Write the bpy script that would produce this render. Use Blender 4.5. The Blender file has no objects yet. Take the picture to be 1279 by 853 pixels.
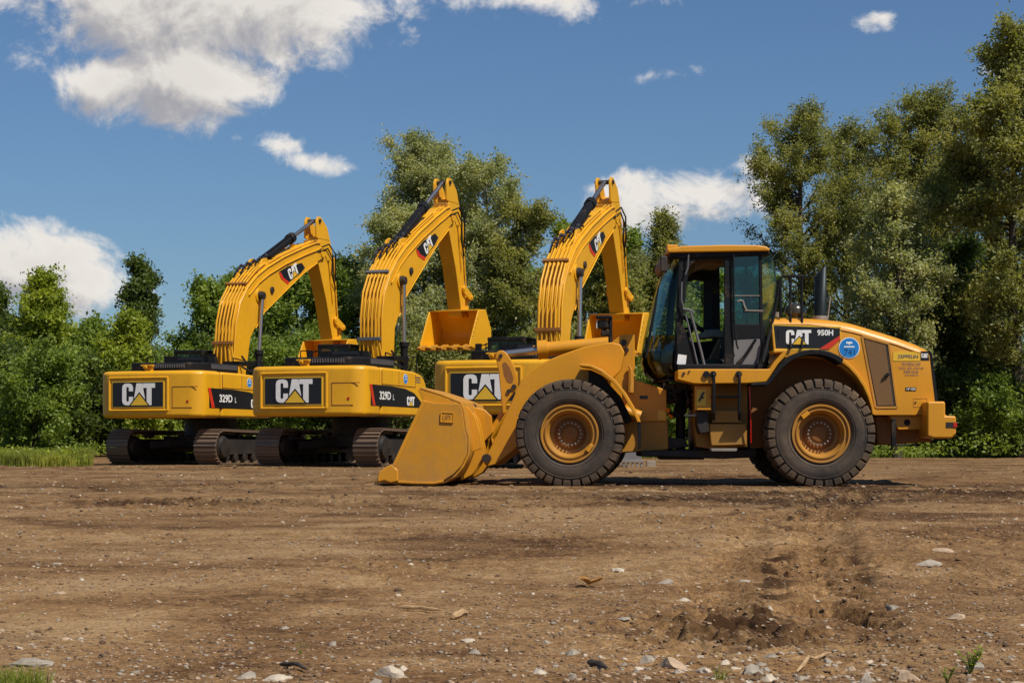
import bpy, math, random
import numpy as np
from mathutils import Matrix, Vector
random.seed(7)
R_ = math.radians
FPX = 2392.0; CH = 0.587; HY = 553.0; CX = 639.5
sc = bpy.context.scene
col = sc.collection

# ------------------------------------------------------------------ helpers
def tag(o, label=None, cat=None, group=None, kind=None):
    if label: o['label'] = label
    if cat: o['category'] = cat
    if group: o['group'] = group
    if kind: o['kind'] = kind
    return o

def empty(name, loc=(0, 0, 0), rz=0.0):
    o = bpy.data.objects.new(name, None); col.objects.link(o)
    o.empty_display_size = .2
    o.location = loc; o.rotation_euler = (0, 0, rz)
    return o

class MB:
    """collects shapes, builds ONE mesh object"""
    def __init__(s): s.v = []; s.f = []; s.m = []; s.mi = 0
    def add(s, vs, fs):
        n = len(s.v); s.v += [tuple(v) for v in vs]
        s.f += [tuple(n + i for i in f) for f in fs]; s.m += [s.mi] * len(fs)
        return s
    def box(s, c, d, rot=None):
        x, y, z = d[0] / 2, d[1] / 2, d[2] / 2
        vs = [Vector((sx * x, sy * y, sz * z)) for sx in (-1, 1) for sy in (-1, 1) for sz in (-1, 1)]
        if rot is not None: vs = [rot @ v for v in vs]
        c = Vector(c)
        return s.add([v + c for v in vs], [(0, 1, 3, 2), (4, 6, 7, 5), (0, 4, 5, 1), (2, 3, 7, 6), (0, 2, 6, 4), (1, 5, 7, 3)])
    def bar(s, a, b, w, h):
        a = Vector(a); b = Vector(b); d = b - a
        q = d.to_track_quat('Y', 'Z').to_matrix()
        return s.box((a + b) / 2, (w, d.length, h), q)
    def prism(s, pts, r0, r1, m=None):
        """outline of (u,z) points pushed from r0 to r1 (local x)"""
        n = len(pts)
        vs = [Vector((r0, p[0], p[1])) for p in pts] + [Vector((r1, p[0], p[1])) for p in pts]
        if m is not None: vs = [m @ v for v in vs]
        fs = [tuple(range(n))[::-1], tuple(range(n, 2 * n))]
        fs += [(i, (i + 1) % n, n + (i + 1) % n, n + i) for i in range(n)]
        return s.add(vs, fs)
    def plan(s, pts, z0, z1):
        n = len(pts)
        vs = [(p[0], p[1], z0) for p in pts] + [(p[0], p[1], z1) for p in pts]
        fs = [tuple(range(n))[::-1], tuple(range(n, 2 * n))]
        fs += [(i, (i + 1) % n, n + (i + 1) % n, n + i) for i in range(n)]
        return s.add(vs, fs)
    def tube(s, pts, r, k=8, cap=True):
        pts = [Vector(p) for p in pts]; n = len(pts)
        rs = r if isinstance(r, (list, tuple)) else [r] * n
        vs = []; fs = []
        up = Vector((0, 0, 1)); prev = None
        for i, p in enumerate(pts):
            t = (pts[min(i + 1, n - 1)] - pts[max(i - 1, 0)])
            if t.length < 1e-9: t = Vector((0, 0, 1))
            t.normalize()
            if prev is None:
                a = t.orthogonal().normalized()
            else:
                a = (prev - t * prev.dot(t))
                a = a.normalized() if a.length > 1e-6 else t.orthogonal().normalized()
            prev = a; b = t.cross(a)
            for j in range(k):
                an = 2 * math.pi * j / k
                vs.append(p + (a * math.cos(an) + b * math.sin(an)) * rs[i])
        for i in range(n - 1):
            for j in range(k):
                j2 = (j + 1) % k
                fs.append((i * k + j, i * k + j2, (i + 1) * k + j2, (i + 1) * k + j))
        if cap:
            fs.append(tuple(range(k))[::-1]); fs.append(tuple((n - 1) * k + j for j in range(k)))
        return s.add(vs, fs)
    def lathe(s, prof, c, k=48, sgn=1, closed=False):
        """prof (x along axis r, radius); axis = local x"""
        n = len(prof); vs = []; fs = []
        for (x, r) in prof:
            for j in range(k):
                an = 2 * math.pi * j / k
                vs.append((c[0] + sgn * x, c[1] + r * math.cos(an), c[2] + r * math.sin(an)))
        rr = range(n) if closed else range(n - 1)
        for i in rr:
            i2 = (i + 1) % n
            for j in range(k):
                j2 = (j + 1) % k
                fs.append((i * k + j, i * k + j2, i2 * k + j2, i2 * k + j) if sgn > 0 else (i * k + j, i2 * k + j, i2 * k + j2, i * k + j2))
        return s.add(vs, fs)
    def sheet(s, rows):
        """rows: list of equally long point lists"""
        n = len(rows); k = len(rows[0]); vs = [p for r in rows for p in r]
        fs = [(i * k + j, i * k + j + 1, (i + 1) * k + j + 1, (i + 1) * k + j) for i in range(n - 1) for j in range(k - 1)]
        return s.add(vs, fs)
    def build(s, name, mat, parent=None, bevel=0, smooth=False, xf=None, solid=0, seg=2, ang=35):
        me = bpy.data.meshes.new(name)
        vs = s.v if xf is None else [tuple(xf @ Vector(v)) for v in s.v]
        me.from_pydata(vs, [], s.f)
        mats = mat if isinstance(mat, (list, tuple)) else [mat]
        for m in mats: me.materials.append(m)
        if len(mats) > 1: me.polygons.foreach_set('material_index', s.m)
        import bmesh
        bm = bmesh.new(); bm.from_mesh(me); bmesh.ops.recalc_face_normals(bm, faces=bm.faces); bm.to_mesh(me); bm.free()
        if smooth or bevel:
            me.shade_smooth()
            me.set_sharp_from_angle(angle=R_(ang))
        o = bpy.data.objects.new(name, me); col.objects.link(o)
        if parent is not None: o.parent = parent
        if solid:
            md = o.modifiers.new('solid', 'SOLIDIFY'); md.thickness = solid; md.offset = 0
        if bevel:
            md = o.modifiers.new('bevel', 'BEVEL'); md.width = bevel; md.segments = seg; md.limit_method = 'ANGLE'
            md.angle_limit = R_(ang); md.harden_normals = True; md.use_clamp_overlap = True
        return o

class Frame:
    """a vehicle's upright frame: origin on the ground, x=right, y=forward, z=up"""
    def __init__(s, o, fwd):
        s.o = Vector((o[0], o[1], 0)); s.f = Vector((fwd[0], fwd[1], 0)).normalized()
        s.r = Vector((s.f.y, -s.f.x, 0))
        s.m = Matrix(((s.r.x, s.f.x, 0, s.o.x), (s.r.y, s.f.y, 0, s.o.y), (0, 0, 1, 0), (0, 0, 0, 1)))
        s.rz = math.atan2(-s.f.x, s.f.y)
    def uz(s, p, r):
        """the (u,z) of the point of the plane at side offset r that was measured at photo point p"""
        a = (p[0] - CX) / FPX
        u = (a * (s.o.y + s.r.y * r) - s.o.x - s.r.x * r) / (s.f.x - s.f.y * a)
        Y = s.o.y + s.r.y * r + s.f.y * u
        return (u, CH + (HY - p[1]) * Y / FPX)
    def uzs(s, ps, r): return [s.uz(p, r) for p in ps]
    def pt(s, p, r):
        u, z = s.uz(p, r); return Vector((r, u, z))

# ------------------------------------------------------------------ materials
def newmat(name):
    m = bpy.data.materials.new(name); m.use_nodes = True
    nt = m.node_tree; b = nt.nodes['Principled BSDF']
    return m, nt, b
def nd(nt, t, **kw):
    n = nt.nodes.new(t)
    for k, v in kw.items(): setattr(n, k, v)
    return n
def ramp(nt, fac, stops):
    r = nd(nt, 'ShaderNodeValToRGB'); e = r.color_ramp.elements
    while len(e) > 1: e.remove(e[-1])
    e[0].position = stops[0][0]; e[0].color = (*stops[0][1], 1)
    for p, c in stops[1:]:
        x = e.new(p); x.color = (*c, 1)
    if fac is not None: nt.links.new(fac, r.inputs[0])
    return r
def noise(nt, scale, detail=4, rough=.6, vec=None, dist=0):
    n = nd(nt, 'ShaderNodeTexNoise'); n.inputs['Scale'].default_value = scale
    n.inputs['Detail'].default_value = detail; n.inputs['Roughness'].default_value = rough
    n.inputs['Distortion'].default_value = dist
    if vec is not None: nt.links.new(vec, n.inputs['Vector'])
    return n
def bump(nt, b, h, strength=.3, dist=.01):
    bp = nd(nt, 'ShaderNodeBump'); bp.inputs['Strength'].default_value = strength; bp.inputs['Distance'].default_value = dist
    nt.links.new(h, bp.inputs['Height']); nt.links.new(bp.outputs[0], b.inputs['Normal']); return bp

def plain(name, c, rough=.6, metal=0, spec=.5, var=.25, vscale=3, dust=0.0, dustc=(.22, .14, .075), bmp=0):
    m, nt, b = newmat(name)
    tc = nd(nt, 'ShaderNodeTexCoord').outputs['Object']
    n = noise(nt, vscale, 5, .65, tc)
    d = tuple(x * (1 - var) for x in c); l = tuple(min(1, x * (1 + var)) for x in c)
    r = ramp(nt, n.outputs['Fac'], [(.3, d), (.7, l)])
    out = r.outputs[0]
    if dust:
        n2 = noise(nt, 2.2, 8, .72, tc)
        g = nd(nt, 'ShaderNodeMath', operation='MULTIPLY_ADD'); nt.links.new(n2.outputs['Fac'], g.inputs[0]); g.inputs[1].default_value = 2.6; g.inputs[2].default_value = -1.55 + dust * 1.6
        g.use_clamp = True
        mx = nd(nt, 'ShaderNodeMix', data_type='RGBA'); mx.inputs[7].default_value = (*dustc, 1)
        nt.links.new(g.outputs[0], mx.inputs[0]); nt.links.new(out, mx.inputs[6]); out = mx.outputs[2]
    nt.links.new(out, b.inputs['Base Color'])
    b.inputs['Roughness'].default_value = rough; b.inputs['Metallic'].default_value = metal
    b.inputs['Specular IOR Level'].default_value = spec
    if bmp:
        n3 = noise(nt, 40, 4, .6, tc); bump(nt, b, n3.outputs['Fac'], bmp, .01)
    return m

def paint(name, c, rough=.42, coat=.12, dust=.14, low_k=.20, low_z=1.3):
    """sprayed machine enamel: slight orange-peel, light dust film low down and in patches"""
    m, nt, b = newmat(name)
    tc = nd(nt, 'ShaderNodeTexCoord').outputs['Object']
    n = noise(nt, 1.3, 6, .6, tc)
    r = ramp(nt, n.outputs['Fac'], [(.25, tuple(x * .88 for x in c)), (.75, tuple(min(1, x * 1.07) for x in c))])
    n2 = noise(nt, 5.0, 9, .75, tc)
    sep = nd(nt, 'ShaderNodeSeparateXYZ'); nt.links.new(tc, sep.inputs[0])
    low = nd(nt, 'ShaderNodeMapRange'); low.inputs[1].default_value = .1; low.inputs[2].default_value = low_z; low.inputs[1].default_value = .02; low.inputs[3].default_value = low_k; low.inputs[4].default_value = 0
    nt.links.new(sep.outputs[2], low.inputs[0])
    g = nd(nt, 'ShaderNodeMath', operation='MULTIPLY_ADD'); nt.links.new(n2.outputs['Fac'], g.inputs[0]); g.inputs[1].default_value = 1.8; g.inputs[2].default_value = -1.12 + dust; g.use_clamp = True
    g1 = nd(nt, 'ShaderNodeMath', operation='ADD'); nt.links.new(low.outputs[0], g1.inputs[0]); nt.links.new(g.outputs[0], g1.inputs[1])
    g2 = nd(nt, 'ShaderNodeMath', operation='MULTIPLY', use_clamp=True); nt.links.new(g1.outputs[0], g2.inputs[0]); nt.links.new(n2.outputs['Fac'], g2.inputs[1])
    mp = nd(nt, 'ShaderNodeMapping'); mp.inputs['Scale'].default_value = (7, 7, .8); nt.links.new(tc, mp.inputs[0])
    n4 = noise(nt, 1.6, 6, .7, mp.outputs[0]); st = nd(nt, 'ShaderNodeMapRange'); st.inputs[1].default_value = .56; st.inputs[2].default_value = .78; st.inputs[4].default_value = .38; nt.links.new(n4.outputs['Fac'], st.inputs[0])
    g3 = nd(nt, 'ShaderNodeMath', operation='ADD', use_clamp=True); nt.links.new(g2.outputs[0], g3.inputs[0]); nt.links.new(st.outputs[0], g3.inputs[1]); g2 = g3
    mx = nd(nt, 'ShaderNodeMix', data_type='RGBA'); mx.inputs[7].default_value = (.24, .15, .07, 1)
    nt.links.new(g2.outputs[0], mx.inputs[0]); nt.links.new(r.outputs[0], mx.inputs[6])
    nt.links.new(mx.outputs[2], b.inputs['Base Color'])
    rr = nd(nt, 'ShaderNodeMapRange'); rr.inputs[3].default_value = rough * .8; rr.inputs[4].default_value = rough * 1.5
    nt.links.new(n2.outputs['Fac'], rr.inputs[0]); nt.links.new(rr.outputs[0], b.inputs['Roughness'])
    b.inputs['Coat Weight'].default_value = coat; b.inputs['Coat Roughness'].default_value = .22
    n3 = noise(nt, 90, 2, .5, tc); bump(nt, b, n3.outputs['Fac'], .04, .004)
    return m

YEL = (.62, .262, .003)
M = {}
M['yellow'] = paint('machine_yellow_paint', YEL)
M['yellow_exc'] = paint('excavator_yellow_paint', (.74, .36, .006))
M['rim'] = paint('dusty_rim_paint', (.44, .185, .006), .5, .05, .40, .3, 3)
M['bucket'] = paint('scuffed_bucket_paint', (.54, .232, .004), .5, .05, .42, .62, .30)
M['yellow_old'] = paint('dusty_yellow_paint', (.50, .215, .008), .5, .1, .42)
M['yellow_pale'] = plain('yellow_decal', (.75, .45, .03), .4, var=.05)
M['brown_in'] = paint('dull_orange_brown_paint', (.24, .088, .010), .6, 0, .25)  # brownish orange for axles, belly, recesses and gaps
M['brown_mid'] = paint('shade_browned_yellow_paint', (.33, .15, .012), .55, 0, .35)  # yellow browned so the colour carries the shade under the cab platform
M['black'] = plain('black_paint', (.008, .008, .009), .55, spec=.22, var=.3, dust=.05)
M['decal'] = plain('black_decal', (.010, .010, .012), .4, var=.1)
M['white'] = plain('white_decal', (.74, .74, .72), .5, var=.06)
M['whitetxt'] = plain('white_letter_vinyl', (.80, .78, .74), .45, var=.08, vscale=8)
M['blue'] = plain('blue_sticker', (.012, .20, .55), .4, var=.06)
M['navy'] = plain('navy_ink', (.01, .05, .16), .5, var=.1)
M['red'] = plain('red_decal', (.62, .035, .012), .4, var=.06)
M['redlens'] = plain('red_lens', (.45, .015, .01), .2, var=.1)
M['amber'] = plain('amber_lens', (.7, .2, .01), .2, var=.1)
M['rubber'] = plain('tyre_rubber', (.036, .031, .028), .8, spec=.22, var=.25, vscale=7, dust=.40, dustc=(.115, .08, .054), bmp=.15)
M['tread'] = plain('muddy_tread_rubber', (.042, .035, .030), .85, spec=.2, var=.4, vscale=12, dust=.50, dustc=(.13, .085, .05), bmp=.6)
M['dark'] = plain('greasy_dark_steel', (.03, .025, .022), .6, metal=.3, var=.4, dust=.2, dustc=(.09, .055, .03))
M['steel'] = plain('track_steel', (.17, .125, .095), .6, metal=.35, var=.4, vscale=6, dust=.72, dustc=(.22, .15, .10), bmp=.3)
M['chrome'] = plain('chrome_rod', (.50, .46, .42), .34, metal=1, var=.05)
M['grey'] = plain('grey_plastic', (.10, .10, .105), .6, var=.12)
M['greyl'] = plain('grey_trim', (.16, .15, .15), .6, var=.12)
M['seat'] = plain('black_seat_cloth', (.02, .022, .026), .85, var=.3, vscale=14)
M['liner'] = plain('tan_headliner', (.16, .10, .05), .8, var=.15)
M['boltgrey'] = plain('zinc_bolt', (.34, .29, .24), .5, metal=.6, var=.2)
M['rust'] = plain('worn_steel_tooth', (.42, .20, .02), .5, metal=.2, var=.3, dust=.5, dustc=(.30, .22, .14))
M['exhaust'] = plain('exhaust_black', (.012, .018, .02), .5, metal=.4, var=.4)
M['pre'] = plain('smoked_plastic', (.035, .03, .02), .25, var=.3)
M['paper'] = plain('white_paper_sheet', (.72, .73, .72), .7, var=.08, vscale=10)

def mesh_mat():
    m, nt, b = newmat('perforated_vent_mesh')
    tc = nd(nt, 'ShaderNodeTexCoord').outputs['Object']
    v = nd(nt, 'ShaderNodeTexVoronoi'); v.inputs['Scale'].default_value = 170; nt.links.new(tc, v.inputs['Vector'])
    r = ramp(nt, v.outputs['Distance'], [(.25, (.085, .042, .014)), (.55, (.19, .095, .026))])
    nt.links.new(r.outputs[0], b.inputs['Base Color']); b.inputs['Roughness'].default_value = .6
    return m
M['mesh'] = mesh_mat()
def glass(name, tint, alpha, rough=.03):
    m, nt, b = newmat(name)
    out = nt.nodes['Material Output']
    tr = nd(nt, 'ShaderNodeBsdfTransparent'); tr.inputs[0].default_value = (*tint, 1)
    gl = nd(nt, 'ShaderNodeBsdfGlossy'); gl.inputs['Roughness'].default_value = rough; gl.inputs[0].default_value = (.8, .95, .92, 1)
    mx = nd(nt, 'ShaderNodeMixShader')
    fr = nd(nt, 'ShaderNodeFresnel'); fr.inputs[0].default_value = 1.5
    ad = nd(nt, 'ShaderNodeMath', operation='ADD'); ad.inputs[1].default_value = alpha; hf = nd(nt, 'ShaderNodeMath', operation='MULTIPLY'); hf.inputs[1].default_value = .45; nt.links.new(fr.outputs[0], hf.inputs[0]); nt.links.new(hf.outputs[0], ad.inputs[0])
    nt.links.new(ad.outputs[0], mx.inputs[0]); nt.links.new(tr.outputs[0], mx.inputs[1]); nt.links.new(gl.outputs[0], mx.inputs[2])
    nt.links.new(mx.outputs[0], out.inputs['Surface'])
    return m
M['glass'] = glass('tinted_cab_glass', (.80, .90, .85), .0)
M['glass_teal'] = glass('teal_cab_glass', (.14, .36, .33), .06, .08)
M['lens'] = plain('clear_lamp_lens', (.5, .5, .48), .15, var=.05)

def leafmat(name, c, hue=.5):
    m, nt, b = newmat(name)
    tc = nd(nt, 'ShaderNodeTexCoord').outputs['Object']
    n = noise(nt, .55, 3, .6, tc); n2 = noise(nt, 9, 2, .5, tc)
    add = nd(nt, 'ShaderNodeMath', operation='ADD'); nt.links.new(n.outputs['Fac'], add.inputs[0]); nt.links.new(n2.outputs['Fac'], add.inputs[1])
    hf = nd(nt, 'ShaderNodeMath', operation='MULTIPLY'); nt.links.new(add.outputs[0], hf.inputs[0]); hf.inputs[1].default_value = .5
    c1 = tuple(x * .55 for x in c); c2 = c; c3 = (min(1, c[0] * 1.75), c[1] * 1.45, c[2] * 1.3)
    r = ramp(nt, hf.outputs[0], [(.36, c1), (.5, c2), (.64, c3)])
    out = nt.nodes['Material Output']
    b.inputs['Roughness'].default_value = .48; b.inputs['Specular IOR Level'].default_value = .35
    nt.links.new(r.outputs[0], b.inputs['Base Color'])
    tl = nd(nt, 'ShaderNodeBsdfTranslucent')
    mul = nd(nt, 'ShaderNodeMix', data_type='RGBA', blend_type='MULTIPLY'); mul.inputs[0].default_value = 1; mul.inputs[7].default_value = (1.25, 1.3, .5, 1)
    nt.links.new(r.outputs[0], mul.inputs[6]); nt.links.new(mul.outputs[2], tl.inputs[0])
    mx = nd(nt, 'ShaderNodeMixShader'); mx.inputs[0].default_value = .46
    nt.links.new(b.outputs[0], mx.inputs[1]); nt.links.new(tl.outputs[0], mx.inputs[2]); nt.links.new(mx.outputs[0], out.inputs['Surface'])
    return m
LEAF = {
 'bright': leafmat('bright_green_leaves', (.27, .33, .04)),
 'mid': leafmat('mid_green_leaves', (.20, .275, .048)),
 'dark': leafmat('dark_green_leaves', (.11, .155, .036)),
 'silver': leafmat('silver_olive_leaves', (.35, .375, .18)),
 'olive': leafmat('olive_willow_leaves', (.27, .28, .088)),
 'grass': leafmat('grass_blades', (.26, .29, .05)),
}
M['bark'] = plain('grey_brown_bark', (.055, .042, .03), .9, var=.4, vscale=2, bmp=.5)
M['bark_pale'] = plain('pale_poplar_bark', (.26, .24, .20), .9, var=.35, vscale=2, bmp=.4)

# ------------------------------------------------------------------ numpy noise
def _h(ix, iy, s):
    n = (ix.astype(np.int64) * 374761393 + iy.astype(np.int64) * 668265263 + s * 974634777) & 0xFFFFFFFF
    n = ((n ^ (n >> 13)) * 1274126177) & 0xFFFFFFFF
    return ((n ^ (n >> 16)) & 0xFFFF) / 65535.0
def vn(x, y, s=0):
    ix = np.floor(x); iy = np.floor(y); fx = x - ix; fy = y - iy
    fx = fx * fx * fx * (fx * (fx * 6 - 15) + 10); fy = fy * fy * fy * (fy * (fy * 6 - 15) + 10)
    a = _h(ix, iy, s); b = _h(ix + 1, iy, s); c = _h(ix, iy + 1, s); d = _h(ix + 1, iy + 1, s)
    return (a + (b - a) * fx) * (1 - fy) + (c + (d - c) * fx) * fy
def fbm(x, y, o=4, s=0, g=.5):
    t = 0; a = 1; n = 0
    for i in range(o):
        t = t + a * vn(x * 2 ** i + 13.7 * i, y * 2 ** i - 7.1 * i, s + i); n += a; a *= g
    return t / n
def sstep(a, b, x):
    t = np.clip((x - a) / (b - a), 0, 1); return t * t * (3 - 2 * t)

def bump_at(x, y, cx, cy, rx, ry):
    d = ((x - cx) / rx) ** 2 + ((y - cy) / ry) ** 2
    return np.exp(-d)
def gh(x, y):
    x = np.asarray(x, float); y = np.asarray(y, float)
    z = .05 * (fbm(x * .22, y * .16, 3, 1) - .5)
    z += .022 * (fbm(x * 1.1, y * .8, 4, 5) - .5)
    near = 1 - sstep(16, 45, y)
    rough = sstep(.42, .68, fbm(x * .45 + 3, y * .33, 3, 9))
    z += (.018 + .055 * rough) * (fbm(x * 5.5, y * 5, 4, 15, .62) - .5)
    z += near * (.006 + .016 * rough) * (fbm(x * 26, y * 24, 3, 25, .6) - .5)
    # churned clods: left mid-ground, in front of the machines, right foreground
    ch = bump_at(x, y, -3.1, 18.3, 1.5, 1.6) * .9 + bump_at(x, y, 1.0, 19.5, 2.8, 1.3) * .6 + bump_at(x, y, .72, 6.15, .42, .7) * 1.0
    ch += bump_at(x, y, 1.5, 24.2, 5.0, .8) * .5 + bump_at(x, y, -5, 27, 6, 1.0) * .7 + bump_at(x, y, -9, 43.8, 12, 1.6) * 1.2 + bump_at(x, y, 5.2, 22, 2.5, 2) * .5
    k = fbm(x * 7, y * 6, 3, 35, .6)
    z += ch * .21 * np.maximum(k - .52, -.06) + ch * .05 * (fbm(x * 22, y * 20, 3, 36, .6) - .5)
    # wheel rut with lug prints coming towards the camera on the right
    for (off, dep) in ((0.0, 1.0), (-.42, .45)):
        xc = .85 + off + (y - 5.7) * .183 + .12 * np.sin(y * .35)
        w = x - xc
        band = np.exp(-(w / .20) ** 4) * sstep(4.5, 6.5, y) * (1 - sstep(23.5, 25.5, y))
        lug = np.clip(np.sin((y + np.abs(w) * 1.1) * 2 * math.pi / .24) * 1.6, -1, 1)
        z += dep * band * (-.030 + .034 * lug * (fbm(x * 2, y * 1.4, 2, 44) > .40) + .03 * (fbm(x * 11, y * 10, 3, 45) - .5))
        z += dep * .026 * np.exp(-((np.abs(w) - .27) / .07) ** 2) * sstep(4.5, 6.5, y) * (1 - sstep(23.5, 25.5, y)) * fbm(x * 4, y * 3, 2, 46)
    for (yc, am, wd, sl) in ((24.8, .035, .22, .02), (23.9, .028, .16, .015), (21.3, .025, .2, -.03), (20.4, .02, .15, -.03), (27.0, .02, .15, .0), (15.2, .012, .15, .04), (14.7, .010, .12, .04)):
        q = y - yc - sl * x - .18 * np.sin(x * .45 + yc)
        z += am * np.exp(-(q / wd) ** 2) * (fbm(x * 3.2, y * 3, 4, int(yc * 10), .65) - .28) * 1.8 * sstep(.30, .5, fbm(x * .25, y * .1, 2, int(yc)))
    z += .035 * np.exp(-((y - 25.8) / .12) ** 2) * (fbm(x * 5, y * 5, 3, 81) - .2) * (np.exp(-((x - .75) / .5) ** 2) + np.exp(-((x - 4.2) / .5) ** 2)) * 1.6
    # slow rise of the ground behind the machines, bank at the left edge
    z += .10 * sstep(52, 72, y)
    z += .075 * sstep(27.2, 30.5, y) * (1 - sstep(37, 41, y)) * sstep(-5, -1, x)
    # flatten near the machines' contacts a little
    return z * (1 - .75 * bump_at(x, y, 2.4, 27.2, 6.0, 1.9) * (y > 25.2)) 

def loosened_and_shade(x, y):
    """churned-up moist soil, plus the shade of prints and ruts painted in"""
    m = .9 * bump_at(x, y, -3.1, 18.3, 1.6, 1.3) + .95 * bump_at(x, y, .72, 6.15, .50, .55) + .7 * bump_at(x, y, 1.0, 19.5, 3.2, 1.3)
    m += .75 * sstep(20, 22, y) * (1 - sstep(27.5, 29.5, y)) * sstep(.35, .55, fbm(x * .5, y * .5, 3, 61)) + .6 * bump_at(x, y, -9, 43.8, 12, 3)
    m += .7 * bump_at(x, y, 5.2, 21, 2.5, 4) + .6 * bump_at(x, y, -1.5, 5.9, .35, .5) + .45 * bump_at(x, y, -1.6, 13, 1.2, 2.5) + .35 * bump_at(x, y, 1.9, 9, .7, 2)
    for off in (0.0, -.42):
        xc = .85 + off + (y - 5.7) * .183 + .12 * np.sin(y * .35)
        m += .60 * sstep(.42, .62, fbm(x * 6, y * 5, 3, 66)) * np.exp(-(np.abs(np.abs(x - xc) - .2) / .10) ** 2) * sstep(4.5, 7, y) * (1 - sstep(24, 26, y))
    m += .35 * sstep(.52, .68, fbm(x * .35 + 9, y * .22, 4, 71))
    return np.clip(m, 0, 1)
def ground_material():
    m, nt, b = newmat('dry_dirt_and_fine_gravel')
    g = nd(nt, 'ShaderNodeNewGeometry').outputs['Position']
    n1 = noise(nt, .50, 6, .55, g, .9); n2 = noise(nt, 3.6, 9, .76, g, .3); n3 = noise(nt, 30, 5, .75, g)
    a = nd(nt, 'ShaderNodeMath', operation='MULTIPLY_ADD'); nt.links.new(n1.outputs['Fac'], a.inputs[0]); a.inputs[1].default_value = 1.25
    nt.links.new(n2.outputs['Fac'], a.inputs[2])
    a2 = nd(nt, 'ShaderNodeMath', operation='MULTIPLY_ADD'); nt.links.new(n3.outputs['Fac'], a2.inputs[0]); a2.inputs[1].default_value = .85; nt.links.new(a.outputs[0], a2.inputs[2])
    a3 = nd(nt, 'ShaderNodeMath', operation='MULTIPLY'); a3.inputs[1].default_value = .5; nt.links.new(a2.outputs[0], a3.inputs[0]); r = ramp(nt, a3.outputs[0], [(.60, (.060, .028, .012)), (.67, (.120, .061, .025)), (.73, (.195, .106, .044)), (.80, (.265, .153, .067)), (.88, (.34, .215, .105))])
    # pale grit specks
    v = nd(nt, 'ShaderNodeTexVoronoi'); v.inputs['Scale'].default_value = 34; v.inputs['Randomness'].default_value = 1; nt.links.new(g, v.inputs['Vector'])
    lt = nd(nt, 'ShaderNodeMath', operation='LESS_THAN'); nt.links.new(v.outputs['Distance'], lt.inputs[0]); lt.inputs[1].default_value = .22
    sep = nd(nt, 'ShaderNodeSeparateColor'); nt.links.new(v.outputs['Color'], sep.inputs[0])
    gt = nd(nt, 'ShaderNodeMath', operation='GREATER_THAN'); nt.links.new(sep.outputs[0], gt.inputs[0]); gt.inputs[1].default_value = .80
    an = nd(nt, 'ShaderNodeMath', operation='MULTIPLY'); nt.links.new(lt.outputs[0], an.inputs[0]); nt.links.new(gt.outputs[0], an.inputs[1])
    v2 = nd(nt, 'ShaderNodeTexVoronoi'); v2.inputs['Scale'].default_value = 95; nt.links.new(g, v2.inputs['Vector'])
    sep2 = nd(nt, 'ShaderNodeSeparateColor'); nt.links.new(v2.outputs['Color'], sep2.inputs[0])
    gr = nd(nt, 'ShaderNodeMapRange'); gr.inputs[3].default_value = .78; gr.inputs[4].default_value = 1.26; nt.links.new(sep2.outputs[1], gr.inputs[0])
    mu = nd(nt, 'ShaderNodeVectorMath', operation='SCALE'); nt.links.new(r.outputs[0], mu.inputs[0]); nt.links.new(gr.outputs[0], mu.inputs['Scale'])
    mx = nd(nt, 'ShaderNodeMix', data_type='RGBA'); mx.inputs[7].default_value = (.42, .31, .20, 1)
    nt.links.new(an.outputs[0], mx.inputs[0]); nt.links.new(mu.outputs[0], mx.inputs[6])
    at = nd(nt, 'ShaderNodeAttribute'); at.attribute_name = 'loosened_and_shade'
    n5 = noise(nt, 5.5, 7, .72, g, .4)
    m3 = nd(nt, 'ShaderNodeMath', operation='MULTIPLY_ADD'); nt.links.new(at.outputs['Fac'], m3.inputs[0]); m3.inputs[1].default_value = 1.3
    q5 = nd(nt, 'ShaderNodeMath', operation='MULTIPLY_ADD'); nt.links.new(n5.outputs['Fac'], q5.inputs[0]); q5.inputs[1].default_value = 3.0; q5.inputs[2].default_value = -1.95; nt.links.new(q5.outputs[0], m3.inputs[2])
    m4 = nd(nt, 'ShaderNodeMath', operation='MULTIPLY', use_clamp=True); nt.links.new(m3.outputs[0], m4.inputs[0]); nt.links.new(at.outputs['Fac'], m4.inputs[1])
    mw = nd(nt, 'ShaderNodeMix', data_type='RGBA'); mw.inputs[7].default_value = (.050, .024, .010, 1); nt.links.new(m4.outputs[0], mw.inputs[0]); nt.links.new(mx.outputs[2], mw.inputs[6]); mx = mw  # mixes in dark brown for moist soil and for painted shade in the prints
    nt.links.new(mx.outputs[2], b.inputs['Base Color'])
    b.inputs['Roughness'].default_value = .95; b.inputs['Specular IOR Level'].default_value = .12
    hs = nd(nt, 'ShaderNodeMath', operation='MULTIPLY_ADD'); nt.links.new(n3.outputs['Fac'], hs.inputs[0]); hs.inputs[1].default_value = .6
    nt.links.new(sep2.outputs[1], hs.inputs[2])
    bump(nt, b, hs.outputs[0], 1.0, .022)
    return m
GM = ground_material()

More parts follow.
